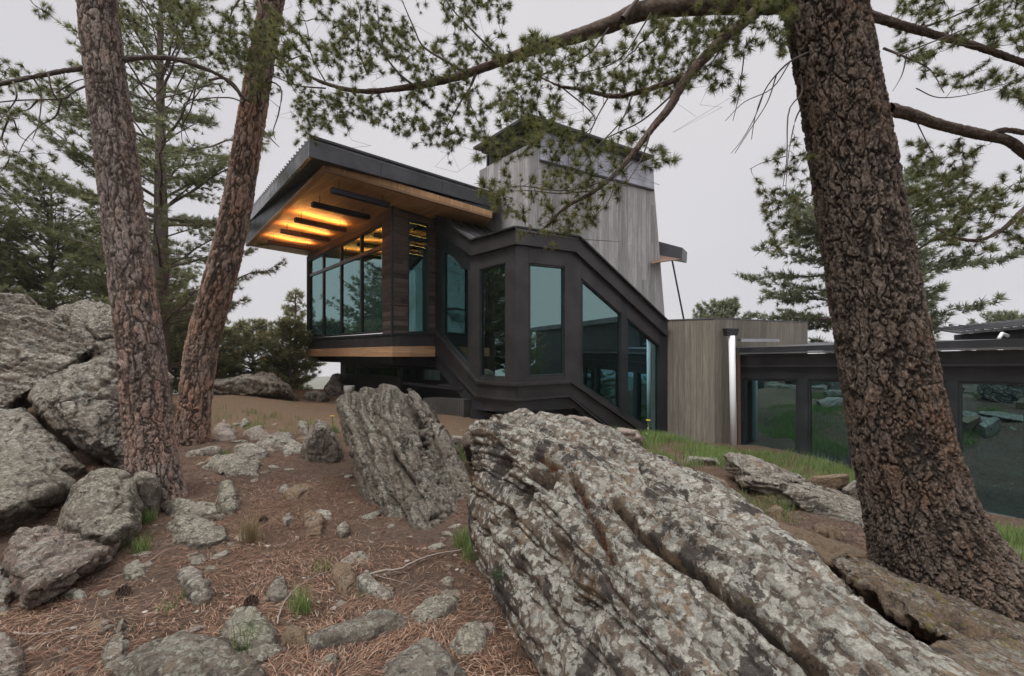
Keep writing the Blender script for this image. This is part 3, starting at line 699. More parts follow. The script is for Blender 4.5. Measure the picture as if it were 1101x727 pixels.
# ------------------------------------------------------------------ trunks, branches, needles
def catmull(pts, n):
    pts = [np.array(p, float) for p in pts]
    Q = [2*pts[0]-pts[1]]+pts+[2*pts[-1]-pts[-2]]
    out = []
    seg = len(pts)-1
    for t in np.linspace(0, seg, n):
        i = min(int(t), seg-1); u = t-i; a, b, c, d = Q[i], Q[i+1], Q[i+2], Q[i+3]
        out.append(.5*((2*b)+(-a+c)*u+(2*a-5*b+4*c-d)*u*u+(-a+3*b-3*c+d)*u**3))
    return np.array(out)
def trunk_mesh(name, pts, rad, nr, nl, cell=(.09, .2), depth=.02, flare=None, scars=(), seed=0, knots=()):
    C = catmull([np.append(np.array(p), r) for p, r in zip(pts, rad)], nl)
    R = C[:, 3]; C = C[:, :3]
    T = np.gradient(C, axis=0); T /= np.linalg.norm(T, axis=1)[:, None]
    X = np.cross(T, [0, 1, 0]); X /= np.linalg.norm(X, axis=1)[:, None]; Y = np.cross(T, X)
    th = np.linspace(0, 2*math.pi, nr, endpoint=False)
    s = np.concatenate([[0], np.cumsum(np.linalg.norm(np.diff(C, axis=0), axis=1))])
    dirs = (X[:, None, :]*np.cos(th)[None, :, None]+Y[:, None, :]*np.sin(th)[None, :, None])
    R2 = np.repeat(R[:, None], nr, 1)
    if flare is not None:
        lob = 1+.18*np.cos(th*3+seed)+.14*np.cos(th*5+seed*2)
        R2 = R2*(1+(flare*np.exp(-s/.22))[:, None]*lob[None, :])
    Pn = np.stack([np.cos(th)[None, :]*R2/cell[0], np.sin(th)[None, :]*R2/cell[0], np.repeat((s/cell[1])[:, None], nr, 1)], 2).reshape(-1, 3)
    wp = Pn+np.stack([fbm(Pn*.8, 3, .5, seed+31), fbm(Pn*.8, 3, .5, seed+32), fbm(Pn*.8, 3, .5, seed+33)], 1)*.55
    # long meandering fissures part the bark into plates; thin flakes lie on the plates in steps
    fq = Pn*np.array([1., 1., .30])+np.stack([fbm(Pn*1.3, 3, .5, seed+31), fbm(Pn*1.3, 3, .5, seed+32), fbm(Pn*1.1, 3, .5, seed+33)], 1)*.5
    f1, f2, cid = worley(fq, seed)
    e = f2-f1; wn = fbm(Pn*.5, 2, .5, seed+40)
    fur = 1-sstep(.03+.03*wn, .16+.09*wn, e)
    rg = np.abs(fbm(Pn*np.array([1.1, 1.1, .5]), 4, .6, seed+60)); fur = np.maximum(fur, (1-sstep(.015, .07, rg))*.75)
    g1, g2, cid2 = worley(fq*np.array([2.4, 2.4, 3.2])+np.array([9, 9, 3.])+fbm(Pn*4, 2, .5, seed+44)[:, None]*.25, seed+50)
    h1, h2, cid3 = worley(fq*np.array([5., 5., 7.])+21+fbm(Pn*7, 2, .5, seed+45)[:, None]*.3, seed+70)
    rough = fbm(Pn*5, 4, .65, seed+8)
    h = depth*((1-fur)*.85+.55*np.round(cid2*4)/4+.28*cid3+.30*rough-.35*(1-sstep(0, .06, g2-g1)))-depth*1.0
    cid = cid*.35+cid2*.65
    cid2 = cid3
    Vv = (C[:, None, :]+dirs*R2[:, :, None]).reshape(-1, 3)
    dn_ = dirs.reshape(-1, 3)
    scar = np.zeros(len(Vv))
    for (q, r) in scars:
        dd = np.linalg.norm((Vv-np.array(q))*np.array([1, 1, .8]), axis=1)*(1+.35*fbm(Vv*18, 2, .5, 4)); k = sstep(r, r*.6, dd); scar = np.maximum(scar, k*.85); h = h*(1-k)-k*depth*.2
    for (q, r) in knots:
        dd = np.linalg.norm(Vv-np.array(q), axis=1); h = h+.6*r*np.exp(-((dd-r*.8)/(r*.4))**2)-.5*r*np.exp(-(dd/(r*.4))**2)
        fur = np.maximum(fur, np.exp(-(dd/(r*.5))**2))
    Vv = Vv+dn_*h[:, None]
    idx = np.arange(nr*nl).reshape(nl, nr); nx = np.roll(idx, -1, 1)
    Fc = np.stack([idx[:-1].ravel(), nx[:-1].ravel(), nx[1:].ravel(), idx[1:].ravel()], 1)
    return arr_mesh(name, Vv, Fc, True, {'cell': cid*.65+cid2*.35, 'furrow': fur, 'scar': scar})

def tuft_template(k, n, ln, w, spread, seed, droop=0.0):
    r = np.random.default_rng(seed); V = []
    for i in range(n):
        t = r.uniform(0, 1); base = np.array([0, 0, -.35*ln*t])
        th = r.uniform(0, 2*math.pi); ph = r.uniform(.15, spread)
        d = np.array([math.sin(ph)*math.cos(th), math.sin(ph)*math.sin(th), math.cos(ph)])
        l = ln*r.uniform(.65, 1.1); side = np.cross(d, r.normal(size=3)); side /= np.linalg.norm(side)
        tip = base+d*l
        V += [base-side*w*.5, base+side*w*.5, tip]
    return np.array(V)
def tufts_mesh(name, pos, dirs, scale, templ, tint=None):
    pos = np.asarray(pos, float); dirs = np.asarray(dirs, float); N = len(pos)
    dirs = dirs/np.maximum(1e-6, np.linalg.norm(dirs, axis=1))[:, None]
    rnd = rng.normal(size=(N, 3)); X = np.cross(dirs, rnd); X /= np.linalg.norm(X, axis=1)[:, None]; Y = np.cross(dirs, X)
    which = rng.integers(0, len(templ), N); V = []; T = []
    scale = np.broadcast_to(scale, (N,))
    tint = rng.uniform(0, 1, N) if tint is None else tint
    for k, t in enumerate(templ):
        m = which == k; M = np.stack([X[m], Y[m], dirs[m]], 2)
        W = np.einsum('nij,vj->nvi', M, t)*scale[m][:, None, None]+pos[m][:, None, :]
        V.append(W.reshape(-1, 3)); nt_ = len(t)//3
        tt = np.clip(tint[m][:, None]+rng.normal(size=(m.sum(), nt_))*.18, 0, 1); T.append(np.repeat(tt.reshape(-1), 3))
    V = np.concatenate(V); T = np.concatenate(T); Fc = np.arange(len(V)).reshape(-1, 3)
    return arr_mesh(name, V, Fc, False, {'tint': T})

class Twigs:                            # many thin tapered tubes in one mesh
    def __init__(s): s.V = []; s.F = []; s.n = 0; s.at = []
    def add(s, C, r0, r1, ns=5):
        C = np.asarray(C, float); L = len(C); T = np.gradient(C, axis=0); T /= np.maximum(1e-9, np.linalg.norm(T, axis=1))[:, None]
        ref = np.array([.31, .2, .93]) if abs(T[:, 2]).mean() < .8 else np.array([1, .1, .2])
        X = np.cross(T, ref); X /= np.linalg.norm(X, axis=1)[:, None]; Y = np.cross(T, X)
        th = np.linspace(0, 2*math.pi, ns, endpoint=False)
        R = np.linspace(r0, r1, L) if not hasattr(r0, '__len__') else np.asarray(r0)
        W = C[:, None, :]+(X[:, None]*np.cos(th)[None, :, None]+Y[:, None]*np.sin(th)[None, :, None])*R[:, None, None]
        idx = np.arange(L*ns).reshape(L, ns)+s.n; nx = np.roll(idx, -1, 1)
        s.F.append(np.stack([idx[:-1].ravel(), nx[:-1].ravel(), nx[1:].ravel(), idx[1:].ravel()], 1))
        s.V.append(W.reshape(-1, 3)); s.n += L*ns
    def mesh(s, name): return arr_mesh(name, np.concatenate(s.V), np.concatenate(s.F), True)

def limb_mesh(name, pts, rad, ns=14, nl=60, depth=.006, seed=0):
    return trunk_mesh(name, pts, rad, ns*2, nl*2, (.035, .06), depth, None, (), seed)

def grow(nodes, ndirs, targets, tw, jag=.05, droop=.12, r0=.004, step=.05, maxr=1.3, fol=.45, every=.035):
    """join each target to the nearest wood already grown, with a drooping twig; returns tuft places"""
    nodes = [np.array(n) for n in nodes]; A = np.array(nodes)
    T = np.array([np.array(t) for t in targets]); d0 = np.array([np.min(np.linalg.norm(A-t, axis=1)) for t in T])
    pos = []; dr = []
    for i in np.argsort(d0):
        t = T[i]; dist = np.linalg.norm(A-t, axis=1); j = int(np.argmin(dist)); a = A[j]; L = dist[j]
        if L < .03 or L > maxr: continue
        n = max(4, int(L/step)+2); u = np.linspace(0, 1, n)[:, None]
        C = a+(t-a)*u; sg = rng.normal(size=3)*jag*L
        C = C+np.sin(u*math.pi)*sg+np.array([0, 0, 1])*(np.sin(u*math.pi)*droop*L)
        C[1:-1] += rng.normal(size=(n-2, 3))*.012*min(1, L*3)
        tw.add(C, r0*(.5+min(1.2, L*1.6)), r0*.35, 4)
        A = np.vstack([A, C[1:]])
        tl = (C[-1]-C[-2])
        m = max(1, int(L*fol/every))
        for k in range(m):
            f = 1-k*every/L; q = f*(n-1); b = int(min(n-2, q)); c = C[b]+(C[b+1]-C[b])*(q-b)
            pos.append(c); d = (C[b+1]-C[b]); d = d/np.linalg.norm(d)+rng.normal(size=3)*.35*(k > 0)+np.array([0, 0, .25]); dr.append(d)
    return np.array(pos), np.array(dr), A

def pixel_targets(n, poly, d0, d1):
    out = []; xs = [p[0] for p in poly]; ys = [p[1] for p in poly]
    while len(out) < n:
        x = random.uniform(min(xs), max(xs)); y = random.uniform(min(ys), max(ys)); c = False; j = len(poly)-1
        for i in range(len(poly)):
            if (poly[i][1] > y) != (poly[j][1] > y) and x < (poly[j][0]-poly[i][0])*(y-poly[i][1])/(poly[j][1]-poly[i][1])+poly[i][0]: c = not c
            j = i
        if c:
            k = vnoise(np.array([[x/38., y/30., 3.]]))[0]
            if k > random.uniform(-.75, .25): out.append(np.array(P(x, y, random.uniform(d0, d1))))
    return out
def along(pts, m=40): return [c for c in catmull([np.array(p)[:3] for p in pts], m)]

def build_near_pines():
    barkA = bark_mat('grey_pine_bark', (.21, .17, .15), (.40, .325, .28), (.050, .036, .030), (.38, .20, .13), .53)
    barkB = bark_mat('red_pine_bark', (.23, .175, .145), (.42, .31, .25), (.040, .027, .022), (.43, .225, .14), .51)
    barkC = bark_mat('dark_pine_bark', (.085, .062, .048), (.26, .205, .165), (.018, .0135, .011), (.18, .085, .04), .60)
    twigm = plain('twig_bark', (.10, .078, .068), .9, 0, .4, 30, .6)
    ndl = needle_mat('pine_needles', (.085, .098, .036), (.20, .20, .075))
    ndl2 = needle_mat('young_pine_needles', (.13, .145, .055), (.27, .26, .11))
    near_t = [tuft_template(0, 64, .050, .0033, 1.8, 100+k) for k in range(6)]
    # ---------------- first pine (grey, left)
    base = P(168, 532, 4.45)
    A = empty('pine_tree', (base.x, base.y, base.z)); tag(A, 'first grey barked pine from the left, with an orange scar', 'pine tree')
    pts = [P(172, 560, 4.45), P(167, 520, 4.45), P(160, 460, 4.5), P(152, 380, 4.5), P(138, 270, 4.55), P(123, 150, 4.6), P(110, 50, 4.65), P(102, -40, 4.7), P(95, -220, 4.8), P(90, -500, 5), P(88, -800, 5.1)]
    w = [66, 58, 55, 53, 50, 47, 46, 44, 40, 25, 8]
    rad = [w_/2/F*4.5*.76*1.02 for w_ in w]
    sc = [(P(117, 133, 4.36), .075)]
    o = link('trunk', trunk_mesh('trunk', pts, rad, 200, 720, (.075, .10), .017, .30, sc, 2, [(P(101, 54, 4.42), .035), (P(155, 290, 4.3), .035), (P(128, 395, 4.3), .05), (P(135, 230, 4.33), .03)]), barkA); setparent(o, A)
    tw = Twigs()
    limbs = [([P(95, 72, 4.6), P(60, 78, 4.5), P(20, 86, 4.4), P(-30, 98, 4.3), P(-90, 120, 4.2)], .024, .012),
             ([P(128, 66, 4.7), P(150, 62, 4.7), P(185, 63, 4.75), P(215, 72, 4.8), P(242, 85, 4.9), P(265, 108, 5.0)], .026, .015),
             ([P(98, 90, 4.6), P(80, 98, 4.45), P(66, 106, 4.4), P(20, 108, 4.3), P(-20, 112, 4.2)], .012, .006)]
    nodesL = []
    for p_, a, b in limbs[:2]:
        c = catmull([np.array(q) for q in p_], 30)
        l = link('limb', limb_mesh('limb', p_, list(np.linspace(a, b, len(p_))), seed=4), twigm); setparent(l, A)
        nodesL += list(c)
    c = along(limbs[2][0], 24); tw.add(c, .011, .005, 6); nodesL += list(c)
    # bare curling twigs hanging off the left limb
    for q in [[(52, 79), (56, 98), (66, 112), (78, 128), (92, 140)], [(14, 88), (18, 104), (8, 120), (0, 130)], [(36, 84), (44, 100), (42, 130), (35, 150)], [(66, 106), (60, 125), (44, 135), (28, 150), (20, 165)],
              [(0, 120), (14, 128), (20, 145), (30, 152)], [(8, 130), (2, 150), (10, 170), (-4, 190)], [(40, 108), (30, 118), (14, 119)], [(60, 100), (80, 88), (95, 84)],
              [(170, 66), (182, 80), (170, 100), (152, 118)], [(200, 75), (190, 95), (180, 115), (150, 128)], [(215, 80), (206, 100), (196, 130), (208, 160)], [(198, 100), (170, 108), (155, 125)],
              [(240, 100), (232, 90), (205, 98), (180, 108)], [(210, 95), (205, 118), (195, 140), (200, 170)], [(183, 82), (170, 78), (150, 90), (140, 100)]]:
        D = 4.35 if q[0][0] < 100 else 4.85
        c = along([P(x, y, D+random.uniform(-.15, .15)) for x, y in q], 14); tw.add(c, .0085, .003, 5); nodesL += list(c)[3:]
    tg = pixel_targets(70, [(-20, 60), (30, 70), (60, 90), (70, 150), (40, 210), (-20, 230)], 4.1, 4.6)
    for q_, D_ in (([(20, -40), (26, -15), (34, 2), (44, 10)], 3.9), ([(-30, 40), (-10, 55), (4, 66), (12, 74)], 4.0)):
        c = along([P(x, y, D_) for x, y in q_], 14); tw.add(c, .006, .003, 5); nodesL += list(c)[6:]
        tg += [np.array(c[-1])+rng.normal(size=3)*.05 for _ in range(7)]
    tg += [np.array(P(x, y, 4.4)) for x, y in [(22, 70), (14, 80), (45, 95), (52, 130), (36, 180), (20, 195), (8, 66), (48, 186), (60, 170)]]
    pos, dr, _ = grow(nodesL, None, tg, tw, .12, .1, .005, .05, 1.0, .22, .05)
    tg = pixel_targets(420, [(125, -60), (180, -60), (300, -60), (300, 40), (285, 85), (230, 75), (180, 45), (130, 30)], 4.2, 4.9)
    pos2, dr2, _ = grow(nodesL+along([P(118, -60, 4.7), P(200, -50, 4.6), P(300, -30, 4.4)], 30), None, tg, tw, .1, .05, .005, .05, 1.2, .4, .05)
    up = [np.array([base.x-.9+random.gauss(0, 1.0), base.y+random.gauss(0, 1.0), EYE+3.9+random.uniform(0, 4.5)]) for _ in range(220)]
    pos3, dr3, _ = grow(along(pts[7:], 60), None, up, tw, .1, .05, .008, .1, 2.4, .4, .1)
    o = link('twigs', tw.mesh('twigs'), twigm); setparent(o, A)
    o = link('foliage', tufts_mesh('foliage', np.vstack([pos, pos2, pos3]), np.vstack([dr, dr2, dr3]), np.concatenate([rng.uniform(1.0, 1.5, len(pos)+len(pos2)), rng.uniform(1.6, 2.2, len(pos3))]), near_t), ndl); setparent(o, A)
    # a hanging sprig at the top left corner belongs to the same crown
    # ---------------- second pine (reddish, leaning)
    base = P(207, 474, 7.4)
    B = empty('pine_tree', (base.x, base.y, base.z)); tag(B, 'reddish pine leaning right, between first pine and house', 'pine tree')
    pts = [P(206, 505, 7.4), P(207, 470, 7.4), P(210, 430, 7.4), P(218, 370, 7.4), P(234, 310, 7.3), P(250, 245, 7.2), P(262, 180, 7.1), P(272, 120, 7.0), P(282, 60, 6.9), P(291, 10, 6.8), P(300, -60, 6.7), P(315, -250, 6.6), P(330, -500, 6.5)]
    w = [44, 38, 36, 36, 35, 33, 31, 29, 27, 25, 24, 16, 5]
    rad = [w_/2/F*7.2*.86 for w_ in w]
    o = link('trunk', trunk_mesh('trunk', pts, rad, 150, 560, (.11, .16), .024, .25, (), 6, [(P(236, 330, 7.0), .06)]), barkB); setparent(o, B)
    tw = Twigs()
    p_ = [P(262, 108, 7.0), P(252, 92, 6.8), P(240, 84, 6.6), P(225, 86, 6.4)]
    c = along(p_, 20); tw.add(c, .03, .015, 7); nodes = list(c)
    for q in [[(288, 55), (275, 40), (262, 42), (250, 52)], [(285, 70), (300, 72), (312, 90), (318, 100)], [(285, 85), (302, 95), (300, 120), (294, 140), (296, 150)], [(275, 130), (292, 150), (300, 158)], [(262, 110), (245, 105), (210, 108), (190, 122)]]:
        c = along([P(x, y, 6.9+random.uniform(-.3, .3)) for x, y in q], 14); tw.add(c, .014, .005, 5); nodes += list(c)[3:]
    tg = pixel_targets(190, [(240, -30), (300, -40), (330, 0), (310, 60), (300, 100), (270, 110), (262, 80), (236, 50)], 6.4, 7.2)
    pos, dr, _ = grow(nodes, None, tg, tw, .1, .05, .007, .08, 1.6, .5, .07)
    up = [np.array([base.x+1.2+random.gauss(0, 1.2), base.y-.8+random.gauss(0, 1.2), EYE+5.8+random.uniform(0, 5)]) for _ in range(200)]
    pos3, dr3, _ = grow(along(pts[10:], 60), None, up, tw, .1, .05, .01, .12, 3, .4, .12)
    o = link('twigs', tw.mesh('twigs'), twigm); setparent(o, B)
    o = link('foliage', tufts_mesh('foliage', np.vstack([pos, pos3]), np.vstack([dr, dr3]), rng.uniform(1.5, 2.2, len(pos)+len(pos3)), near_t), ndl); setparent(o, B)
    # ---------------- near pine, right
    base = P(1000, 622, 2.95)
    Cc = empty('pine_tree', (base.x, base.y, base.z)); tag(Cc, 'big dark barked pine close on the right, rooted among slabs', 'pine tree')
    pts = [P(1050, 700, 2.85), P(1018, 625, 2.9), P(990, 555, 2.92), P(967, 470, 2.94), P(945, 350, 2.95), P(925, 230, 2.95), P(905, 110, 2.95), P(885, 5, 2.95), P(873, -60, 2.95), P(850, -250, 2.95), P(815, -500, 3), P(790, -800, 3.1)]
    w = [205, 160, 124, 110, 101, 96, 92, 90, 88, 70, 40, 8]
    rad = [w_/2/F*2.93*.80 for w_ in w]
    o = link('trunk', trunk_mesh('trunk', pts, rad, 380, 1350, (.062, .085), .018, .50, [(P(905, 152, 2.68), .035)], 9, [(P(905, 152, 2.68), .022), (P(952, 197, 2.68), .03), (P(884, 75, 2.7), .03)]), barkC); setparent(o, Cc)
    # root flare running off to the lower right
    rt = [P(1020, 600, 2.85), P(1050, 630, 2.75), P(1085, 660, 2.7), P(1130, 690, 2.65), P(1190, 720, 2.7)]
    o = link('root', trunk_mesh('root', rt, [.20, .19, .14, .09, .04], 140, 220, (.05, .07), .02, None, (), 12), barkC); setparent(o, Cc)
    rt = None

    tw = Twigs(); nodes = []
    def limb(q, rr, seed, tws=None):
        p_ = [P(*x) for x in q]; l = link('limb', limb_mesh('limb', p_, rr, 12, 90, .005, seed), barkL); setparent(l, Cc); c = along(p_, 70); return list(c)
    barkL = bark_mat('limb_bark', (.15, .11, .09), (.21, .16, .13), (.08, .055, .045), (.2, .12, .08))
    L1 = limb([(880, 2, 2.95), (820, 3, 2.95), (750, 5, 3.0), (690, 12, 3.05), (655, 27, 3.1), (610, 42, 3.2), (560, 58, 3.3), (520, 73, 3.4), (480, 86, 3.5), (430, 95, 3.6), (385, 98, 3.7), (345, 88, 3.8), (320, 74, 3.85), (292, 58, 3.9)],
              [.075, .066, .06, .058, .05, .042, .034, .03, .026, .022, .018, .013, .009, .006], 3)
    L2 = limb([(850, -20, 2.9), (810, 15, 2.85), (775, 45, 2.8), (740, 82, 2.75), (720, 115, 2.7), (700, 140, 2.68), (670, 178, 2.65), (640, 205, 2.6), (610, 222, 2.58), (585, 245, 2.55), (572, 255, 2.5)],
              [.035, .034, .032, .029, .024, .020, .014, .012, .009, .006, .003], 4)
    L3 = limb([(742, 80, 2.75), (715, 90, 2.78), (680, 101, 2.8), (655, 103, 2.85), (625, 96, 2.9), (600, 92, 2.95), (566, 75, 3.0)], [.018, .016, .014, .013, .010, .008, .004], 5)
    R1 = limb([(930, 15, 2.95), (965, 26, 3.0), (1000, 36, 3.1), (1050, 50, 3.2), (1101, 68, 3.3), (1180, 100, 3.4)], [.03, .026, .024, .022, .02, .016], 6)
    R2 = limb([(955, 118, 2.95), (975, 122, 3.0), (1010, 134, 3.05), (1060, 146, 3.1), (1085, 152, 3.15), (1110, 170, 3.2), (1170, 200, 3.3)], [.042, .036, .033, .032, .03, .03, .02], 7)
    R3 = limb([(1140, 190, 3.2), (1101, 225, 3.2), (1080, 245, 3.2), (1055, 258, 3.2), (1030, 256, 3.2), (1005, 245, 3.25)], [.02, .016, .014, .011, .008, .004], 8)
    R4 = limb([(1060, 146, 3.1), (1080, 140, 3.1), (1110, 143, 3.1), (1160, 140, 3.1)], [.02, .018, .018, .015], 8)
    subs = [([(505, 80), (480, 66), (455, 50), (445, 30), (432, 0)], 3.4, .011), ([(445, 92), (430, 80), (415, 60), (408, 30), (405, 0)], 3.55, .010),
            ([(512, 78), (505, 95), (498, 105), (480, 137)], 3.4, .012), ([(535, 60), (510, 35), (485, 8), (470, -20)], 3.3, .008), ([(500, 100), (508, 118), (520, 145)], 3.4, .006),
            ([(350, 95), (320, 92), (295, 82), (285, 78)], 3.9, .007), ([(300, 70), (330, 60), (345, 85)], 3.8, .006), ([(395, 80), (385, 50), (388, 20), (380, -10)], 3.6, .008),
            ([(350, 88), (335, 60), (330, 30), (318, 0)], 3.8, .007), ([(670, 20), (700, -20)], 3.0, .02),
            ([(700, 140), (690, 170), (672, 200)], 2.65, .006), ([(680, 102), (668, 130), (640, 160), (615, 190)], 2.75, .006), ([(725, 100), (690, 130), (650, 150), (640, 165)], 2.7, .006),
            ([(655, 103), (640, 130), (625, 165), (612, 185)], 2.8, .005), ([(680, 175), (660, 190), (610, 205), (560, 200), (540, 205)], 2.62, .005), ([(600, 90), (640, 130), (600, 160)], 2.9, .005),
            ([(640, 205), (600, 208), (570, 205), (540, 206)], 2.6, .004), ([(665, 180), (655, 215), (640, 232)], 2.62, .004), ([(655, 30), (630, 60), (585, 80), (548, 100)], 3.1, .007),
            ([(700, 14), (670, 60), (640, 75), (600, 82)], 3.0, .006), ([(790, 30), (770, 60), (760, 72), (730, 82)], 2.8, .006),
            ([(872, 55), (850, 66), (835, 80), (822, 98), (812, 125), (808, 150)], 2.85, .007), ([(850, 66), (830, 95), (800, 110), (780, 130)], 2.8, .004), ([(835, 80), (825, 110), (806, 140), (790, 165)], 2.8, .004),
            ([(822, 98), (812, 125), (798, 150), (786, 165)], 2.85, .003), ([(860, 80), (862, 100), (848, 120), (846, 170), (842, 200)], 2.85, .006), ([(862, 115), (855, 130), (848, 165), (845, 200)], 2.9, .005),
            ([(800, 60), (795, 100), (788, 130)], 2.8, .004), ([(845, 168), (820, 175), (806, 182)], 2.85, .003),
            ([(990, 30), (1020, 20), (1060, 0), (1080, -20)], 3.1, .008), ([(950, 52), (975, 62), (1000, 75), (1015, 100)], 3.0, .008), ([(965, 60), (990, 50), (1040, 30), (1080, 10)], 3.0, .006),
            ([(1020, 45), (1050, 50), (1090, 48)], 3.1, .005), ([(975, 58), (970, 80), (960, 98)], 3.0, .005), ([(985, 95), (1010, 105), (1050, 100), (1095, 85)], 3.1, .004), ([(985, 130), (1000, 160), (1010, 175)], 3.05, .004)]
    for q, D, r in subs:
        c = along([P(x, y, D+random.uniform(-.06, .06)) for x, y in q], 16)
        tw.add(c, r, max(.0018, r*.3), 6)
        if q[0] not in [(850, 66), (835, 80), (822, 98), (800, 60), (860, 80), (872, 55)]: nodes += c[2:]
    allL = L1+L2+L3+R1+R2+R3+R4+nodes
    tg = []
    tg += pixel_targets(980, [(285, -30), (560, -30), (545, 20), (540, 60), (530, 110), (520, 150), (480, 160), (430, 145), (380, 130), (345, 150), (320, 145), (310, 100), (290, 60)], 3.2, 3.9)
    tg += [np.array(P(x, y, 3.5)) for x, y in [(318, 155), (340, 155), (332, 140), (342, 158), (338, 148), (445, 158), (458, 156), (470, 155), (482, 165), (484, 175), (486, 162), (424, 140), (438, 142), (372, 145), (376, 138), (350, 128), (330, 128)]]
    tg += pixel_targets(520, [(540, 40), (700, 20), (800, 20), (790, 60), (760, 90), (700, 110), (690, 140), (640, 120), (560, 130), (530, 120)], 2.6, 3.2)
    tg += pixel_targets(270, [(515, 130), (600, 120), (690, 140), (730, 170), (725, 185), (690, 185), (650, 240), (600, 265), (560, 268), (575, 230), (540, 235), (510, 200)], 2.4, 2.8)
    tgy = pixel_targets(190, [(520, 190), (600, 180), (650, 205), (640, 225), (600, 270), (560, 275), (555, 245), (530, 225)], 2.4, 2.65)
    tgy += [np.array(P(x, y, 2.6)) for x, y in [(700, 168), (715, 166), (722, 170), (730, 175), (726, 172), (705, 180), (690, 182), (530, 150), (520, 155), (560, 150)]]
    tg += pixel_targets(120, [(740, -20), (860, -20), (860, 30), (840, 60), (800, 60), (760, 50)], 2.5, 3.0)
    tg += pixel_targets(16, [(760, 70), (800, 80), (800, 108), (760, 105)], 2.7, 2.9)
    tg += pixel_targets(45, [(825, 160), (870, 120), (880, 200), (880, 260), (830, 270), (805, 190)], 2.8, 3.1)
    tg += pixel_targets(330, [(960, -30), (1120, -30), (1120, 120), (1060, 100), (1000, 90), (965, 70)], 2.9, 3.5)
    tg += pixel_targets(190, [(975, 150), (1040, 155), (1120, 180), (1120, 280), (1060, 270), (1000, 260), (975, 215)], 3.0, 3.5)
    pos, dr, A_ = grow(allL, None, tg, tw, .10, .07, .0030, .035, .62, .62, .024)
    posy, dry, A2 = grow(list(A_), None, tgy, tw, .10, .07, .003, .035, .8, .7, .024)
    up = [np.array([base.x-.9+random.gauss(0, 1.3), base.y+random.gauss(0, 1.2), EYE+3.2+random.uniform(0, 5)]) for _ in range(240)]
    pos3, dr3, _ = grow(along(pts[8:], 60), None, up, tw, .1, .05, .01, .1, 3, .4, .1)
    # thin bare hanging threads of twig
    for _ in range(70):
        a = A_[random.randrange(len(L1)+len(L2)+len(L3), len(A_))]; 
        if a[0] > 1.4: continue
        l = random.uniform(.08, .3); c = np.array([a+np.array([random.gauss(0, .03)*k, random.gauss(0, .03)*k, -l*k/6]) for k in range(7)]); tw.add(c, .0016, .0008, 3)
    o = link('twigs', tw.mesh('twigs'), twigm); setparent(o, Cc)
    o = link('foliage', tufts_mesh('foliage', np.vstack([pos, pos3]), np.vstack([dr, dr3]), np.concatenate([rng.uniform(.68, 1.25, len(pos)), rng.uniform(1.4, 2.0, len(pos3))]), near_t), ndl); setparent(o, Cc)
    o = link('young_foliage', tufts_mesh('young_foliage', posy, dry, rng.uniform(.42, .7, len(posy)), near_t), ndl2); setparent(o, Cc)
    print('near tufts', len(pos), len(posy), len(pos3))
    return barkA, barkB, twigm, ndl, ndl2

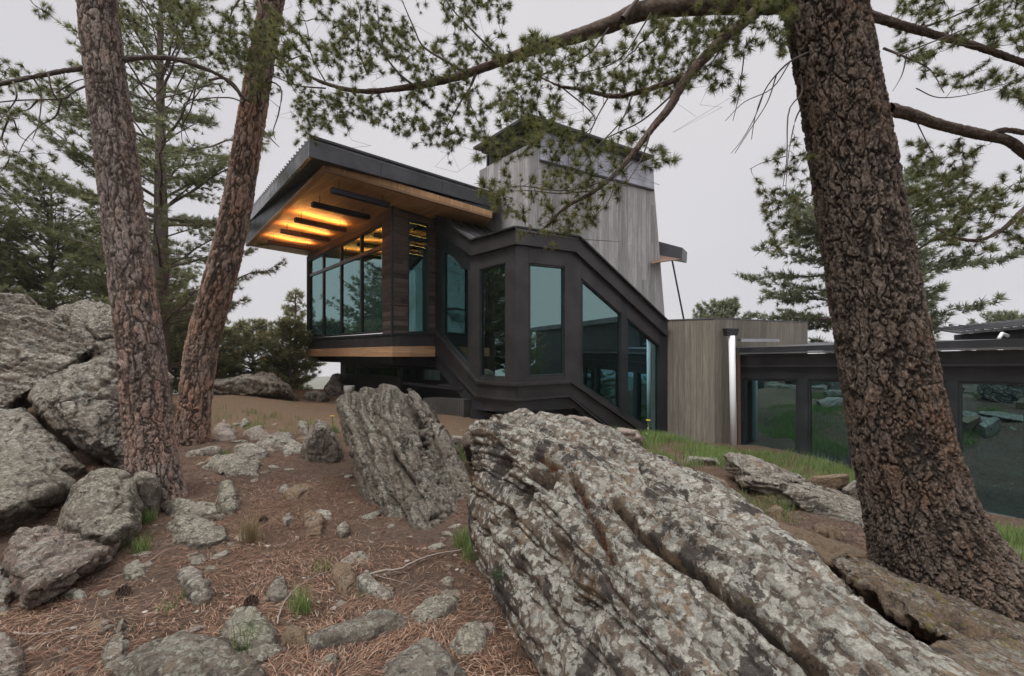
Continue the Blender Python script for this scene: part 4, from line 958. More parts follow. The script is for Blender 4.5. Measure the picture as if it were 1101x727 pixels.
# ------------------------------------------------------------------ background conifers
def conifer_mesh(h, r, seed, tuft=.2, dens=1.0, start=.12, droop=.25, gap=.25, needles=12, w=.012, shape=1.0, step=.35, bare=0.0):
    """trunk + whorled limbs + needle clumps; origin at foot"""
    rs = np.random.default_rng(seed); tw = Twigs()
    zz = np.linspace(0, h, 14); wob = np.cumsum(rs.normal(size=(14, 2))*.01*h/10, axis=0)
    C = np.stack([wob[:, 0], wob[:, 1], zz], 1)
    tw.add(C, np.linspace(h*.018+.03, .015, 14), None, 9); ntr = tw.n
    pos = []; dr = []; z = h*start
    while z < h*.985:
        f = (z-h*start)/(h*(1-start))
        prof = (1-f)**.75*(.55+.45*min(1, f*5)) if shape > .5 else math.sin(math.pi*min(1, .25+f*.75))**.8
        n = rs.integers(3, 6)
        for k in range(n):
            if rs.uniform() < gap: continue
            L = r*prof*rs.uniform(.55, 1.15)+.12; a = rs.uniform(0, 2*math.pi)
            rise = rs.uniform(-.1, .3)+f*.5+(.15 if shape < .5 else 0)
            m = 8; u = np.linspace(0, 1, m)
            c0 = np.array([np.interp(z, zz, C[:, 0]), np.interp(z, zz, C[:, 1]), z])
            dirh = np.array([math.cos(a), math.sin(a), 0])
            c = c0+dirh*(u*L)[:, None]+np.array([0, 0, 1])*((rise*u-droop*u*u+ .12*u**4)*L)[:, None]+rs.normal(size=(m, 3))*.02*L*u[:, None]
            tw.add(c, max(.012, L*.016), .005, 4)
            side = np.cross(dirh, [0, 0, 1]); ns = int(L/(.17/dens**.5*(tuft/.2)))+1
            for j in range(ns*2):
                t = 1-abs(rs.normal())*.42
                if t < .12+bare or t > 1: t = rs.uniform(.35, 1)
                p = np.array([np.interp(t, u, c[:, i]) for i in range(3)])
                sl = L*.42*(1.1-t)*rs.uniform(.3, 1.0)+.06; sd = side*rs.choice([-1, 1])+dirh*rs.uniform(.3, .9)+np.array([0, 0, rs.uniform(-.25, .25)])
                sd /= np.linalg.norm(sd); e = p+sd*sl
                tw.add(np.array([p, (p+e)/2+np.array([0, 0, .02]), e]), .008, .004, 3)
                kk = max(1, int(sl/(tuft*.75)))
                for q in range(kk):
                    pos.append(p+sd*sl*(1-q/kk)+rs.normal(size=3)*tuft*.15); dr.append(sd+np.array([0, 0, .35])+rs.normal(size=3)*.35)
            pos.append(c[-1]); dr.append(c[-1]-c[-2]+np.array([0, 0, .1]))
        z += step*rs.uniform(.6, 1.4)*(h/12)**.3
    pos.append(C[-1]); dr.append([0, 0, 1])
    templ = [tuft_template(0, needles, tuft, w, 1.3, seed*10+k) for k in range(4)]
    pos = np.array(pos); dr = np.array(dr)
    fm = tufts_mesh('crown', pos, dr, rs.uniform(.7, 1.2, len(pos)), templ)
    return tw.mesh('trunk'), fm, len(pos)

def place_tree(name, meshes, loc, barkm, leafm, label, cat='tree', group=None, rot=0, s=1.0):
    e = empty(name, loc); e.rotation_euler = (0, 0, rot); e.scale = (s, s, s)
    tag(e, label, cat, group)
    a = bpy.data.objects.new('trunk', meshes[0]); COL.objects.link(a); a.parent = e
    b = bpy.data.objects.new('crown', meshes[1]); COL.objects.link(b); b.parent = e
    if not meshes[0].materials: meshes[0].materials.append(barkm)
    if not meshes[1].materials: meshes[1].materials.append(leafm)
    return e
def at_ground(px, D):
    x = (px-CX)/F*D; return (x, D, gz1(x, D)-.05)

def build_far_trees(twigm):
    leaf = needle_mat('fir_needles', (.145, .165, .085), (.29, .30, .155))
    leaf2 = needle_mat('olive_fir_needles', (.18, .185, .09), (.33, .32, .165))
    leaf3 = needle_mat('distant_pine_needles', (.12, .145, .085), (.23, .25, .14))
    bk = plain('far_bark', (.13, .10, .085), .9, 0, .3, 8, .5)
    leaf4 = needle_mat('pale_young_needles', (.20, .215, .11), (.36, .36, .19))
    big = conifer_mesh(13.8, 2.9, 1, .19, 1.0, .06, .12, .22, 20, .017, step=.27, shape=0)
    print('big', big[2])
    place_tree('pine_tree', big, at_ground(172, 13.5), bk, leaf, 'tall broad pine standing behind the first two pine trunks', 'pine tree')
    sec = conifer_mesh(7.8, 2.8, 2, .19, 1.0, .06, .12, .18, 20, .017, step=.27, shape=0)
    place_tree('pine_tree', sec, at_ground(55, 14.5), bk, leaf, 'round topped pine rising behind the left outcrop of boulders', 'pine tree')
    third = conifer_mesh(7.0, 2.6, 3, .19, 1.15, .06, .12, .18, 20, .017, step=.27, shape=0)
    place_tree('pine_tree', third, at_ground(-30, 13), bk, leaf, 'pine cut by the left edge behind the outcrop', 'pine tree')
    fr = conifer_mesh(7.6, 2.6, 12, .19, 1.1, .06, .12, .22, 20, .017, step=.28, shape=0)
    place_tree('pine_tree', fr, at_ground(115, 17), bk, leaf2, 'yellow green pine farther back between the first pine and the outcrop', 'pine tree')
    # small conifers by the far rim
    a = conifer_mesh(4.5, 1.1, 4, .19, .9, .08, .12, .15, 15, .024, step=.26)
    place_tree('young_pine', a, at_ground(318, 19), bk, leaf4, 'slender pine rising beside the left corner of the house', 'pine tree')
    b = conifer_mesh(3.0, 1.5, 5, .18, 1.0, .02, .1, .0, 15, .024, step=.15, shape=0)
    place_tree('young_fir', b, at_ground(272, 18), bk, leaf4, 'bushy young fir above the distant outcrop, left of the slender pine', 'fir tree')
    c = conifer_mesh(2.7, .95, 6, .18, 1.0, .02, .1, .0, 15, .024, step=.15, shape=0)
    place_tree('young_fir', c, at_ground(312, 17.5), bk, leaf4, 'squat young fir at the foot of the slender pine', 'fir tree')
    d = conifer_mesh(3.2, 1.2, 7, .18, 1.1, .02, .15, .0, 15, .024, step=.18)
    place_tree('young_fir', d, at_ground(240, 19.5), bk, leaf, 'dark young fir seen right of the second pine trunk', 'fir tree')
    place_tree('young_fir', b, at_ground(215, 17), bk, leaf4, 'young fir half hidden behind the second pine trunk', 'fir tree', None, 2.0, 1.1)
    # behind the glass wing
    e = conifer_mesh(9.5, 4.3, 8, .26, 1.6, .22, .3, .05, 16, .034, step=.34, shape=0)
    place_tree('ponderosa_pine', e, (13.6, 17.0, -1.4), bk, leaf3, 'wide spreading pine behind the near pine trunk and glass wing', 'pine tree')
    f = conifer_mesh(5.6, 1.7, 9, .22, 1.8, .3, .1, .0, 15, .03, step=.2, shape=0)
    place_tree('young_pine', f, (10.0, 21.5, -1.7), bk, leaf3, 'small rounded pine peeking over the concrete wall', 'pine tree')
    place_tree('young_pine', f, (25.5, 23.5, -1.5), bk, leaf3, 'small pine over the roof at the far right', 'pine tree', None, 1.3, .9)
    # woods to the left and behind the photographer: they fill the window reflections
    for k, (x, y, s, m) in enumerate([(-13, 7, 1.0, sec), (-17, 12, 1.0, big), (-15, 18.5, 1.0, sec), (-19, 3, 1.1, third), (-12, -2, 1.0, fr), (-9, -9, 1.0, sec), (5, -12, .9, third), (14, -4, .6, fr), (19, -1.5, .9, third), (15, -1.5, .62, sec), (11.2, 3.4, .62, third), (9.5, .2, .7, fr), (20, -3, .7, third)]):
        e = place_tree('pine_tree', m, (x, y, gz1(x, y)-.1), bk, leaf, 'pine of the wood around the house, outside the picture', 'pine tree', 'pines of the surrounding wood', k*1.3, s)

# ------------------------------------------------------------------ the house
def build_house():
    v = Vector((-.629, .777)); nA = Vector((-.777, -.629))
    wd = Vector((.879, .477)); nB = Vector((.477, -.879))
    um = Vector((.695, .719)); nF = Vector((.719, -.695))
    C = Vector((.08, 10.0))
    LA = Line(C, v, nA); LB = Line(C, wd, nB)
    J = LA.at(468, 300)
    LF = Line(V2(J), um, nF); P0 = LF.at(421.8, 300)
    LL = Line(V2(P0), v, nA)
    H = empty('modern_house', (0.0, 11.5, -.3)); tag(H, 'dark metal and glass house with lit wooden soffit and grey board tower', 'house')
    dark = metal_mat('charcoal_metal', (.050, .046, .048), .45, .35)
    dark2 = metal_mat('black_metal', (.030, .030, .033), .42, .3)
    roofm = metal_mat('seam_roof_metal', (.13, .13, .138), .34, .5)
    fascm = metal_mat('fascia_metal', (.066, .068, .076), .36, .45)
    grey = metal_mat('zinc_panel', (.34, .34, .38), .38, .5, .3)
    frame = metal_mat('window_frame', (.03, .035, .038), .4, .3)
    glass = glass_mat('teal_glass', (.34, .45, .44), (.44, .65, .64), .38)
    glassd = glass_mat('dark_glass', (.24, .36, .42), (.42, .72, .80), .52)
    siding = board_mat('brown_siding', (.045, .034, .030), (.150, .112, .092), (0, 0, 1), .125, .75, (um.x-v.x, um.y-v.y, 0), .7, .5, 0, 1.3)
    soffit = board_mat('soffit_boards', (.40, .23, .11), (.52, .31, .16), (um.x, um.y, 0), .14, .35, (v.x, v.y, 0), .5, .3, 0, 3)
    trimf = board_mat('border_cedar', (.27, .16, .09), (.34, .21, .125), (0, 0, 1), .5, .1, (um.x, um.y, 0), .6, .3, 0, 6)
    trimg = plain('weathered_cedar', (.13, .075, .05), .8)
    trim = board_mat('cedar_trim', (.42, .24, .13), (.52, .32, .18), (0, 0, 1), .11, .5, (um.x-v.x, um.y-v.y, 0), .6, .4, 0, 2.5)
    towerb = board_mat('board_formed_tower', (.25, .24, .235), (.44, .42, .415), (wd.x-v.x*.4, wd.y-v.y*.4, 0), .20, .3, (0, 0, 1), .9, .8, 0, 9)
    conc = board_mat('board_formed_concrete', (.16, .145, .12), (.235, .21, .175), (.95, -.1, 0), .13, .45, (0, 0, 1), .9, .8, 0, 9)
    inner = plain('interior_plaster', (.10, .09, .08), .8); led = emit_mat('warm_led', (1.0, .42, .11), 50); ledi = emit_mat('warm_led_inside', (1.0, .40, .09), 16)
    white = plain('white_downpipe', (.74, .74, .75), .75, 0, .05)

    def panel(L, q, off, th, mb=None):
        mb = mb or MB(); pts = [L.at(x, y, off) for x, y in q]; mb.poly_prism(pts, -L.n3()*th); return mb
    def window(L, q, gl=glass, off=-.03, w=.045, label=None, lit=None):
        pts = [L.at(x, y, off) for x, y in q]
        mb = MB(); inn = mb.ring(pts, w, -L.n3()*.10); f = mb.build('window', frame, H, bevel=.004)
        g = MB(); g.poly_prism([p-L.n3()*.045 for p in inn], -L.n3()*.012); o = g.build('pane', gl); setparent(o, f)
        return f
    # ---- main volume, left facade (8 lights)
    def lerp(x, x0, y0, x1, y1): return y0+(y1-y0)*(x-x0)/(x1-x0)
    top = lambda x: lerp(x, 332, 280, 411.5, 239.5)
    tr = lambda x: lerp(x, 332, 296.5, 411.5, 265)
    sl = lambda x: lerp(x, 332, 363.4, 411.5, 357.5)
    ms = [332, 347, 366, 387.5, 411.5]
    for a, b in zip(ms[:-1], ms[1:]):
        window(LL, [(a, tr(a)), (b, tr(b)), (b, sl(b)), (a, sl(a))], w=.055)
        window(LL, [(a, top(a)), (b, top(b)), (b, tr(b)), (a, tr(a))], w=.05)
    mb = panel(LL, [(411.5, 235), (421.8, 231), (421.8, 359), (411.5, 359.5)], 0, .12)
    mb.build('wall', siding, H)
    soff = lambda x: lerp(x, 329.5, 274.5, 421.8, 215.5)
    panel(LL, [(331, soff(331)), (421.8, soff(421.8)), (421.8, 231), (411.5, 235), (411.5, 239.4), (331, 280.6)], 0.004, .12).build('wall', siding, H)
    MB().bar(LL.at(331.3, 276, -.02), LL.at(331.3, 366, -.02), .09, .09, Vector((v.x, v.y, 0))).build('corner_post', frame, H)
    # front wood wall with tall window
    panel(LF, [(421.8, 215.5), (438.6, 221), (438.6, 359), (421.8, 359)], 0, .12).build('wall', siding, H)
    panel(LF, [(461.8, 226), (470, 229), (470, 359), (461.8, 359)], 0, .12).build('wall', siding, H)
    panel(LF, [(438.6, 221), (461.8, 226), (461.8, 241), (438.6, 235.6)], .003, .12).build('wall', siding, H)
    window(LF, [(438.6, 235.6), (461.8, 241), (461.8, 260), (438.6, 257)], w=.04)
    window(LF, [(438.6, 257), (461.8, 260), (461.8, 357.5), (438.6, 358.2)], w=.04)
    MB().bar(LF.at(421.8, 216, .01), LF.at(421.8, 359, .01), .05, .05, Vector((um.x, um.y, 0))).build('corner_post', frame, H)
    # floor edge: metal band, cedar trim, underside beams
    def wrap(name, mat, l0, l1, c0, c1, r0, r1, off, th=.2, xr=469, xl=331):
        m = MB(); panel(LL, [(xl, l0), (421.8, c0), (421.8, c1), (xl, l1)], off, th, m); panel(LF, [(421.8+.02, c0), (xr, r0), (xr, r1), (421.8+.02, c1)], off, th, m)
        return m.build(name, mat, H)
    wrap('sill', dark2, 363.6, 366, 358.0, 360.2, 357.3, 359.6, .07)
    wrap('floor_band', dark, 366, 375.6, 360.2, 372.6, 359.6, 372.2, .03)
    wrap('cedar_trim', trim, 375.6, 383.2, 372.6, 383.6, 372.2, 383.6, .10, .5, 468, 328.5)
    LLi = Line(V2(P0), v, nA)
    wrap('floor_beam', dark2, 383.2, 389, 383.6, 391.5, 383.6, 394.5, -.25, .4, 475, 341)
    # solid floor slab & underside
    zf = EYE+.02
    fl = [LL.at(331, 380), LF.at(421.8, 380), LF.at(470, 380)]
    ext = Vector((um.x, um.y, 0))*5
    poly = [Vector((fl[0].x, fl[0].y, zf)), Vector((fl[1].x, fl[1].y, zf)), Vector((fl[2].x, fl[2].y, zf)), Vector((fl[2].x, fl[2].y, zf))+ext*.5, Vector((fl[0].x, fl[0].y, zf))+ext]
    cen = sum(poly, Vector())/5; poly = [p+(cen-p).normalized()*.3 for p in poly]
    MB().poly_prism(poly, Vector((0, 0, .42))).build('floor_slab', inner, H)
    # interior: ceiling with lit beams, back wall
    zs = EYE+3.93
    cpoly = [Vector((p.x, p.y, zs-.06)) for p in poly]
    MB().poly_prism(cpoly, Vector((0, 0, .05))).build('ceiling', soffit, H)
    bw = MB(); a = poly[4]; b = poly[3]
    bw.poly_prism([Vector((a.x, a.y, zf+.42)), Vector((b.x, b.y, zf+.42)), Vector((b.x, b.y, zs-.07)), Vector((a.x, a.y, zs-.07))], Vector((0, .1, 0)))
    a = poly[0]; b = poly[4]
    bw.build('interior_wall', inner, H)
    # ---- roof
    N_t = P(333, 147.8, 9.1); R_t = P(538.5, 211.5, 12.75); L_t = P(267.5, 227, 16.0)
    N_b = P(332.3, 168.3, 9.1); R_b = P(537.5, 225, 12.75); L_b = P(265.5, 241, 16.0)
    B_t = R_t+(L_t-N_t)
    roof = MB(); roof.poly_prism([N_t, R_t, B_t+Vector((0, 0, .0)), L_t], Vector((0, 0, -.06))).build('roof', roofm, H)
    roof_o = [o for o in H.children if o.name.startswith('roof')][-1]
    inw = Vector((um.x, um.y, 0))
    fr = MB(); i = 0
    def board(a, b, c, d, vec): return MB().poly_prism([a, b, c, d], vec)
    o = board(N_b, R_b, R_t-Vector((0, 0, .062)), N_t-Vector((0, 0, .062)), Vector((-v.x*-.0, .06, 0))).build('fascia', fascm); setparent(o, roof_o)
    lf = metal_mat('reflection_mottled_metal', (.12, .12, .13), .28, .6, .5)  # paler, blotched colour imitates mottled reflections along the left fascia
    o = board(L_b, N_b+Vector((-.012, .02, 0)), N_t+Vector((-.012, .02, -.062)), L_t+Vector((0, 0, -.062)), Vector((.05, .04, 0))).build('fascia', lf); setparent(o, roof_o)
    for k in range(34):                                  # seam ends standing along the left eave
        t = (k+.5)/34; p = N_t.lerp(L_t, t)
        m = MB(); m.bar(p+Vector((-.02, 0, .018)), p+Vector((-.02, 0, .018))+(R_t-N_t)*1.0, .02, .036)
        if k == 0: allm = MB()
        i0 = len(allm.v); allm.v += m.v; allm.f += [[q+i0 for q in f] for f in m.f]
    o = allm.build('standing_seams', roofm); setparent(o, roof_o)
    o = MB().bar(N_t+Vector((0, -.03, .015)), R_t+Vector((0, -.03, .015)), .05, .05).build('drip_edge', dark2); setparent(o, roof_o)
    for t in (.30, .62):                                 # fascia joints
        a = N_t.lerp(R_t, t); b = N_b.lerp(R_b, t)
        o = MB().bar(a+Vector((0, -.003, -.07)), b+Vector((0, -.003, .005)), .012, .006, Vector((um.x, um.y, 0))).build('joint', dark2); setparent(o, roof_o)
    # wooden soffit, level
    Q = Pz(348, 180.3, 3.93); QL = Pz(264, 264.0, 3.93); QF = Pz(329.5, 275, 3.93); QR = P(529, 234.5, 12.3)
    QR = Vector((QR.x, QR.y, Q.z-.2))
    inn = [Q, QR, QR+Vector((um.x, um.y, 0))*.0+Vector((-.4, 3.0, 0)), QF+Vector((1.5, 1.5, 0)), QF, QL]
    sp = MB()
    ctr = Vector((-3.5, 14.0, Q.z))
    sp.f = []; sp.v = [tuple(p) for p in inn]+[tuple(p+Vector((0, 0, .14))) for p in inn]
    n = len(inn)
    sp.f.append(list(range(n))); sp.f.append(list(range(2*n-1, n-1, -1)))
    for k in range(n): sp.f.append([k, (k+1) % n, (k+1) % n+n, k+n])
    o = sp.build('soffit', soffit); setparent(o, roof_o)
    # cedar border board, slightly below the soffit
    def edge(a, b, w, h, mat, nm, ins):
        m = MB(); m.bar(a+ins, b+ins, w, h); o = m.build(nm, mat); setparent(o, roof_o)
    edge(Q+Vector((0, 0, 0)), QR, .10, .12, trimf, 'border_board', Vector((-v.x*-.04, .05, .01)))
    edge(Q, QL, .10, .08, trimf, 'border_board', Vector((.05, .03, .01)))
    # dark underside between fascia and soffit
    und = MB(); und.v = [tuple(N_b), tuple(R_b), tuple(QR+Vector((0, 0, .06))), tuple(Q+Vector((0, 0, .06))), tuple(QL+Vector((0, 0, .06))), tuple(L_b)]
    und.f = [[0, 1, 2, 3], [0, 3, 4, 5]]
    o = und.build('underside', dark2); setparent(o, roof_o)
    und = MB().poly_prism([L_b, QL+Vector((0, 0, .05)), QF+Vector((0, 0, .05)), B_t.lerp(L_t, .6)-Vector((0, 0, .07)), L_t-Vector((0, 0, .07))], Vector((0, .04, 0)))
    o = und.build('end_panel', dark2); setparent(o, roof_o)
    # black beams under the soffit with warm strips above three of them
    s4 = 4.844
    beams = [((515, 326), (795, 402), 0), ((415, 398), (690, 474), 0), ((325, 478), (570, 530), 1), ((252, 535), (478, 588), 1), ((184, 592), (395, 630), 1)]
    for (a, b, lit) in beams:
        A = Pz(250+a[0]/s4, 140+a[1]/s4, 3.61); B = Pz(250+b[0]/s4, 140+b[1]/s4, 3.61)
        d = B-A; ln = d.length; d = Vector((um.x, um.y, 0)); B = A+d*min(max(ln, 1.45), 1.75)
        hgt = .12
        o = MB().bar(A+Vector((0, 0, hgt/2)), B+Vector((0, 0, hgt/2)), .14, hgt).build('beam', siding if lit else dark2, H, bevel=.006)
        for t in (.12, .88):
            c = A.lerp(B, t); m = MB().bar(c+Vector((0, 0, hgt)), c+Vector((0, 0, .318)), .014, .014, Vector((1, 0, 0))).build('hanger', dark2); setparent(m, o)
        if lit:
            m = MB().bar(A+Vector((v.x*.03, v.y*.03, hgt+.006))+d*.03, B+Vector((v.x*.03, v.y*.03, hgt+.006))-d*.03, .06, .008).build('light_strip', led); setparent(m, o)
    # interior beams and strips
    for k in range(6):
        t = .5+k*1.12; base = V2(P0)+v*t+um*.5; A = Vector((base.x, base.y, zs-.36)); B = A+Vector((um.x, um.y, 0))*2.6
        o = MB().bar(A+Vector((0, 0, .05)), B+Vector((0, 0, .05)), .10, .10).build('beam', dark2, H)
        m = MB().bar(A+Vector((0, 0, .106)), B+Vector((0, 0, .106)), .07, .008).build('light_strip', ledi); setparent(m, o)
    # ---- stair bay
    inn = Vector((0, 0, 0))
    def bayp(L, q, off, th, nm='panel', mat=dark): return panel(L, q, off, th).build(nm, mat, H, bevel=.004)
    # face A landing
    bayp(LA, [(506, 268), (515.3, 265.6), (515.3, 411), (506, 405)], 0, .12)
    bayp(LA, [(544, 258), (554.4, 255), (554.4, 413.5), (544, 412.8)], 0, .12)
    bayp(LA, [(515.3, 265.6), (544, 258), (544, 282), (515.3, 289.6)], -.003, .11)
    bayp(LA, [(515.3, 405.8), (544, 406.6), (544, 412.8), (515.3, 411)], -.003, .11)
    window(LA, [(515.3, 289.6), (544, 282), (544, 406.6), (515.3, 405.8)], w=.04)
    # stair part
    bayp(LA, [(466, 240), (476, 247), (476, 362), (466, 352)], 0, .12, mat=dark2)
    bayp(LA, [(476, 247), (506, 268), (506, 291), (503.5, 290), (497.5, 286.5), (488, 276), (476, 268)], -.003, .11, mat=dark2)
    window(LA, [(476, 268), (488, 276), (497.5, 286.5), (503.5, 290), (503.5, 392.5), (476, 360.5)], w=.03)
    bayp(LA, [(503.5, 290), (506, 291), (506, 396), (503.5, 393)], -.003, .11)
    bayp(LA, [(476, 360.5), (503.5, 392.5), (506, 396), (506, 402), (476, 364)], -.004, .11)
    # ledges and bands (A: slope + flat, B: flat + slope)
    def run(pa, pb, oa, mat, nm, th=.12):
        m = MB()
        for (x0, t0, b0), (x1, t1, b1) in zip(pa[:-1], pa[1:]): panel(LA, [(x0, t0), (x1, t1), (x1, b1), (x0, b0)], oa, th, m)
        for (x0, t0, b0), (x1, t1, b1) in zip(pb[:-1], pb[1:]): panel(LB, [(x0, t0), (x1, t1), (x1, b1), (x0, b0)], oa, th, m)
        return m.build(nm, mat, H)
    run([(466, 355, 359), (511.5, 409.5, 412.5), (554.5, 412.2, 415.5)], [(554.6, 412.2, 415.5), (615, 409.0, 412.0), (700, 467, 471)], .10, dark, 'ledge', .2)
    run([(467, 359, 378), (510.5, 412.5, 425), (554.5, 415.5, 429.5)], [(554.6, 415.5, 429.5), (613, 412, 425), (697, 471, 490)], .03, dark, 'band')
    run([(468, 378, 380.5), (510, 425, 427), (554.5, 429.5, 431.5)], [(554.6, 429.5, 431.5), (612.5, 425, 427), (690, 487, 490)], .09, dark, 'ledge', .14)
    run([(468, 380.5, 394), (508, 427, 441), (554.5, 431.5, 443)], [(554.6, 431.5, 443), (618, 427.5, 439), (680, 478, 492)], -.03, fascm, 'band')
    # face B
    bayp(LB, [(554.6, 255), (568.4, 257.5), (568.4, 413), (554.6, 413.4)], 0, .12)
    bayp(LB, [(568.4, 257.5), (607.3, 263), (607.3, 286.5), (568.4, 282.6)], -.003, .11)
    bayp(LB, [(568.4, 406), (607.3, 404), (607.3, 411), (568.4, 413)], -.003, .11)
    window(LB, [(568.4, 282.6), (607.3, 286.5), (607.3, 404), (568.4, 406)], w=.05)
    bayp(LB, [(607.3, 263), (620, 265), (625, 269.5), (625, 418), (615, 410.5), (607.3, 411)], 0, .12)
    bayp(LB, [(625, 269.5), (668, 310), (668, 337), (625, 299)], -.003, .11)
    window(LB, [(625, 299), (668, 337), (668, 442.5), (625, 414)], w=.045)
    bayp(LB, [(668, 310), (674, 315.5), (674, 449), (668, 445)], .0, .12, 'mullion', frame)
    bayp(LB, [(674, 315.5), (709, 348), (709, 371.5), (674, 341.8)], -.003, .11)
    window(LB, [(674, 341.8), (709, 371.5), (709, 468), (674, 446)], glassd, w=.045)
    bayp(LB, [(709, 348), (718, 354), (718, 480), (709, 474)], 0, .12, 'corner_post', dark2)
    bayp(LB, [(625, 414), (668, 442.5), (668, 446), (625, 418)], -.003, .11)
    bayp(LB, [(674, 446), (709, 468), (709, 474), (674, 450)], -.003, .11)
    # eave fascia of the stair roof
    m = MB(); th = .16
    panel(LA, [(465.5, 229.5), (507, 258.5), (506, 275), (466, 245.5)], .10, th, m)
    panel(LA, [(507, 258.5), (554.6, 244.3), (554.6, 262), (506, 275)], .10, th, m)
    panel(LB, [(554.7, 244.3), (622.7, 254.8), (619.5, 270.8), (554.7, 262)], .10, th, m)
    panel(LB, [(622.7, 254.8), (718, 346), (718, 362), (619.5, 270.8)], .10, th, m)
    m.build('eave_fascia', dark, H)
    m = MB()
    for L, a, b in ((LA, (507, 258.2), (554.6, 244.0)), (LB, (554.7, 244.0), (622.7, 254.5)), (LB, (622.7, 254.5), (718, 345.7)), (LA, (465.5, 229), (507, 258.2))):
        m.bar(L.at(*a, .13), L.at(*b, .13), .10, .035)
    m.build('roof_edge', dark2, H)
    # roof planes of the bay
    def roofp(pts, nm='bay_roof', mat=roofm): return MB().poly_prism(pts, Vector((0, 0, -.05))).build(nm, mat, H)
    a1 = LA.at(465.5, 229.5, .1); a2 = LA.at(507, 259, .1); a3 = LA.at(554.6, 244.5, .1); b2 = LB.at(622.7, 255, .1); b3 = LB.at(718, 346, .1)
    back = Vector((-nA.x, -nA.y, 0))*1.9; bb = Vector((-nB.x, -nB.y, 0))*1.8
    roofp([a1, a2, a2+back, a1+back])
    m = MB()
    for k in range(1, 6):
        t = k/6; p = a1.lerp(a2, t)
    for k in range(0, 6):
        p = a1+back*(k/5.2+.03); q = a2+back*(k/5.2+.03); m.bar(p+Vector((0, 0, .02)), q+Vector((0, 0, .02)), .02, .04)
    m.build('standing_seams', roofm, H)
    zl = min(a2.z, a3.z)
    roofp([a2+Vector((0, 0, -.01)), a3+Vector((0, 0, -.01)), b2+Vector((0, 0, -.01)), b2+bb+Vector((0, 0, -.01)), a2+back+Vector((0, 0, -.01))])
    roofp([b2, b3, b3+bb, b2+bb])
    # steps seen through the bay, dim interior
    for k in range(7):
        t = k/7; q = LB.at(625+t*80, 395, -.9); m = MB().poly_prism([q, q+Vector((wd.x, wd.y, 0))*.6, q+Vector((wd.x, wd.y, 0))*.6-Vector((nB.x, nB.y, 0))*.7, q-Vector((nB.x, nB.y, 0))*.7], Vector((0, 0, -.06)))
        for i_ in range(len(m.v)): x_, y_, z_ = m.v[i_]; m.v[i_] = (x_, y_, EYE-.35-t*2.0+(z_-q.z))
        m.build('stair_tread', trim, H)
    m = MB(); q0 = LA.at(470, 380, -.14); q1 = LA.at(554, 380, -.14); q2 = LB.at(712, 380, -.14)
    zb = EYE-.95
    m.poly_prism([Vector((q0.x, q0.y, zb)), Vector((q1.x, q1.y, zb)), Vector((q2.x, q2.y, zb)), Vector((q2.x, q2.y, zb))+bb*.8, Vector((q0.x, q0.y, zb))+Vector((1.4, .9, 0))], Vector((0, 0, .1)))
    m.build('landing_floor', inner, H)
    # ---- tower
    T = Vector((.44, 12.0)); LT1 = Line(T, v, nA); LT2 = Line(T, wd, nB)
    t_l = LT1.at(515.5, 183.5); t_c = LT2.at(568, 155.4); t_r = LT2.at(703.6, 203); r_b = LT2.at(715.2, 345)
    zb = EYE-2.0
    m = MB()
    cb = Vector((t_c.x, t_c.y, zb)); lb = Vector((t_l.x, t_l.y, zb)); k_ = (r_b-t_r)/(r_b.z-t_r.z); rb = t_r+k_*(zb-t_r.z)
    m.v = [tuple(p) for p in (lb, cb, rb, t_l, t_c, t_r)]
    bk = Vector((v.x, v.y, 0))*3.2
    lb2 = Vector((wd.x, wd.y, 0))*4.5+lb; rb2 = rb+bk; tl2 = t_l+Vector((wd.x, wd.y, 0))*4.5; tr2 = t_r+bk*.7
    m.v += [tuple(p) for p in (rb2, tr2, lb2, tl2)]
    m.f = [[0, 1, 4, 3], [1, 2, 5, 4], [2, 6, 7, 5], [6, 8, 9, 7], [8, 0, 3, 9], [3, 4, 5, 7, 9]]
    tw_o = m.build('tower', towerb, H)
    # upper metal clerestory and dark open corner, thin slab roof
    def sub(mb, nm, mat, bevel=0): o = mb.build(nm, mat); setparent(o, tw_o); return o
    sub(panel(LT2, [(581, 128), (702.4, 169.5), (703.4, 203.5), (581, 171.2)], .02, .06), 'metal_panel', grey)
    sub(panel(LT2, [(581, 171.2), (703.5, 203.5), (703.6, 205.5), (581, 173.2)], .045, .09), 'panel_trim', dark2)
    sub(panel(LT1, [(523, 150), (568, 128), (568, 157.5), (523, 180)], -.22, .05), 'recess_wall', dark2)  # shallow walls coloured black to give the open recess its deep shade
    sub(panel(LT2, [(566, 124), (584, 129), (584, 162), (566, 155)], -.22, .05), 'recess_wall', dark2)
    sub(MB().bar(LT1.at(524.5, 156, -.06), LT1.at(524.5, 181, -.06), .06, .06, Vector((v.x, v.y, 0))), 'post', dark2)
    for xj in (611, 643, 674):
        f_ = (xj-581)/(703-581); yt = 128+f_*41.5+.6; yb = 171.2+f_*32.3
        sub(MB().bar(LT2.at(xj, yt, .022), LT2.at(xj, yb, .022), .014, .008, Vector((wd.x, wd.y, 0))), 'joint', dark2)
    c0 = Line(T+nA*.1+nB*.15, v, nA)
    s_l = LT1.at(508.7, 158.2, .28); s_c = LT2.at(568.5, 121.5, .28); s_r = LT2.at(703, 167.2, .28)
    s_c = P(568.8, 121.5, (LT2.at(568.5, 130, .28).y))
    s_b = s_l+(s_r-s_c)
    sub(MB().poly_prism([s_l, s_c, s_r, s_b], Vector((0, 0, -.07))), 'slab_roof', dark)
    sub(MB().poly_prism([p+(T3-p).normalized()*.25 for T3 in [(s_l+s_c+s_r+s_b)/4] for p in (s_l, s_c, s_r, s_b)], Vector((0, 0, -.17))), 'slab_underside', dark2)
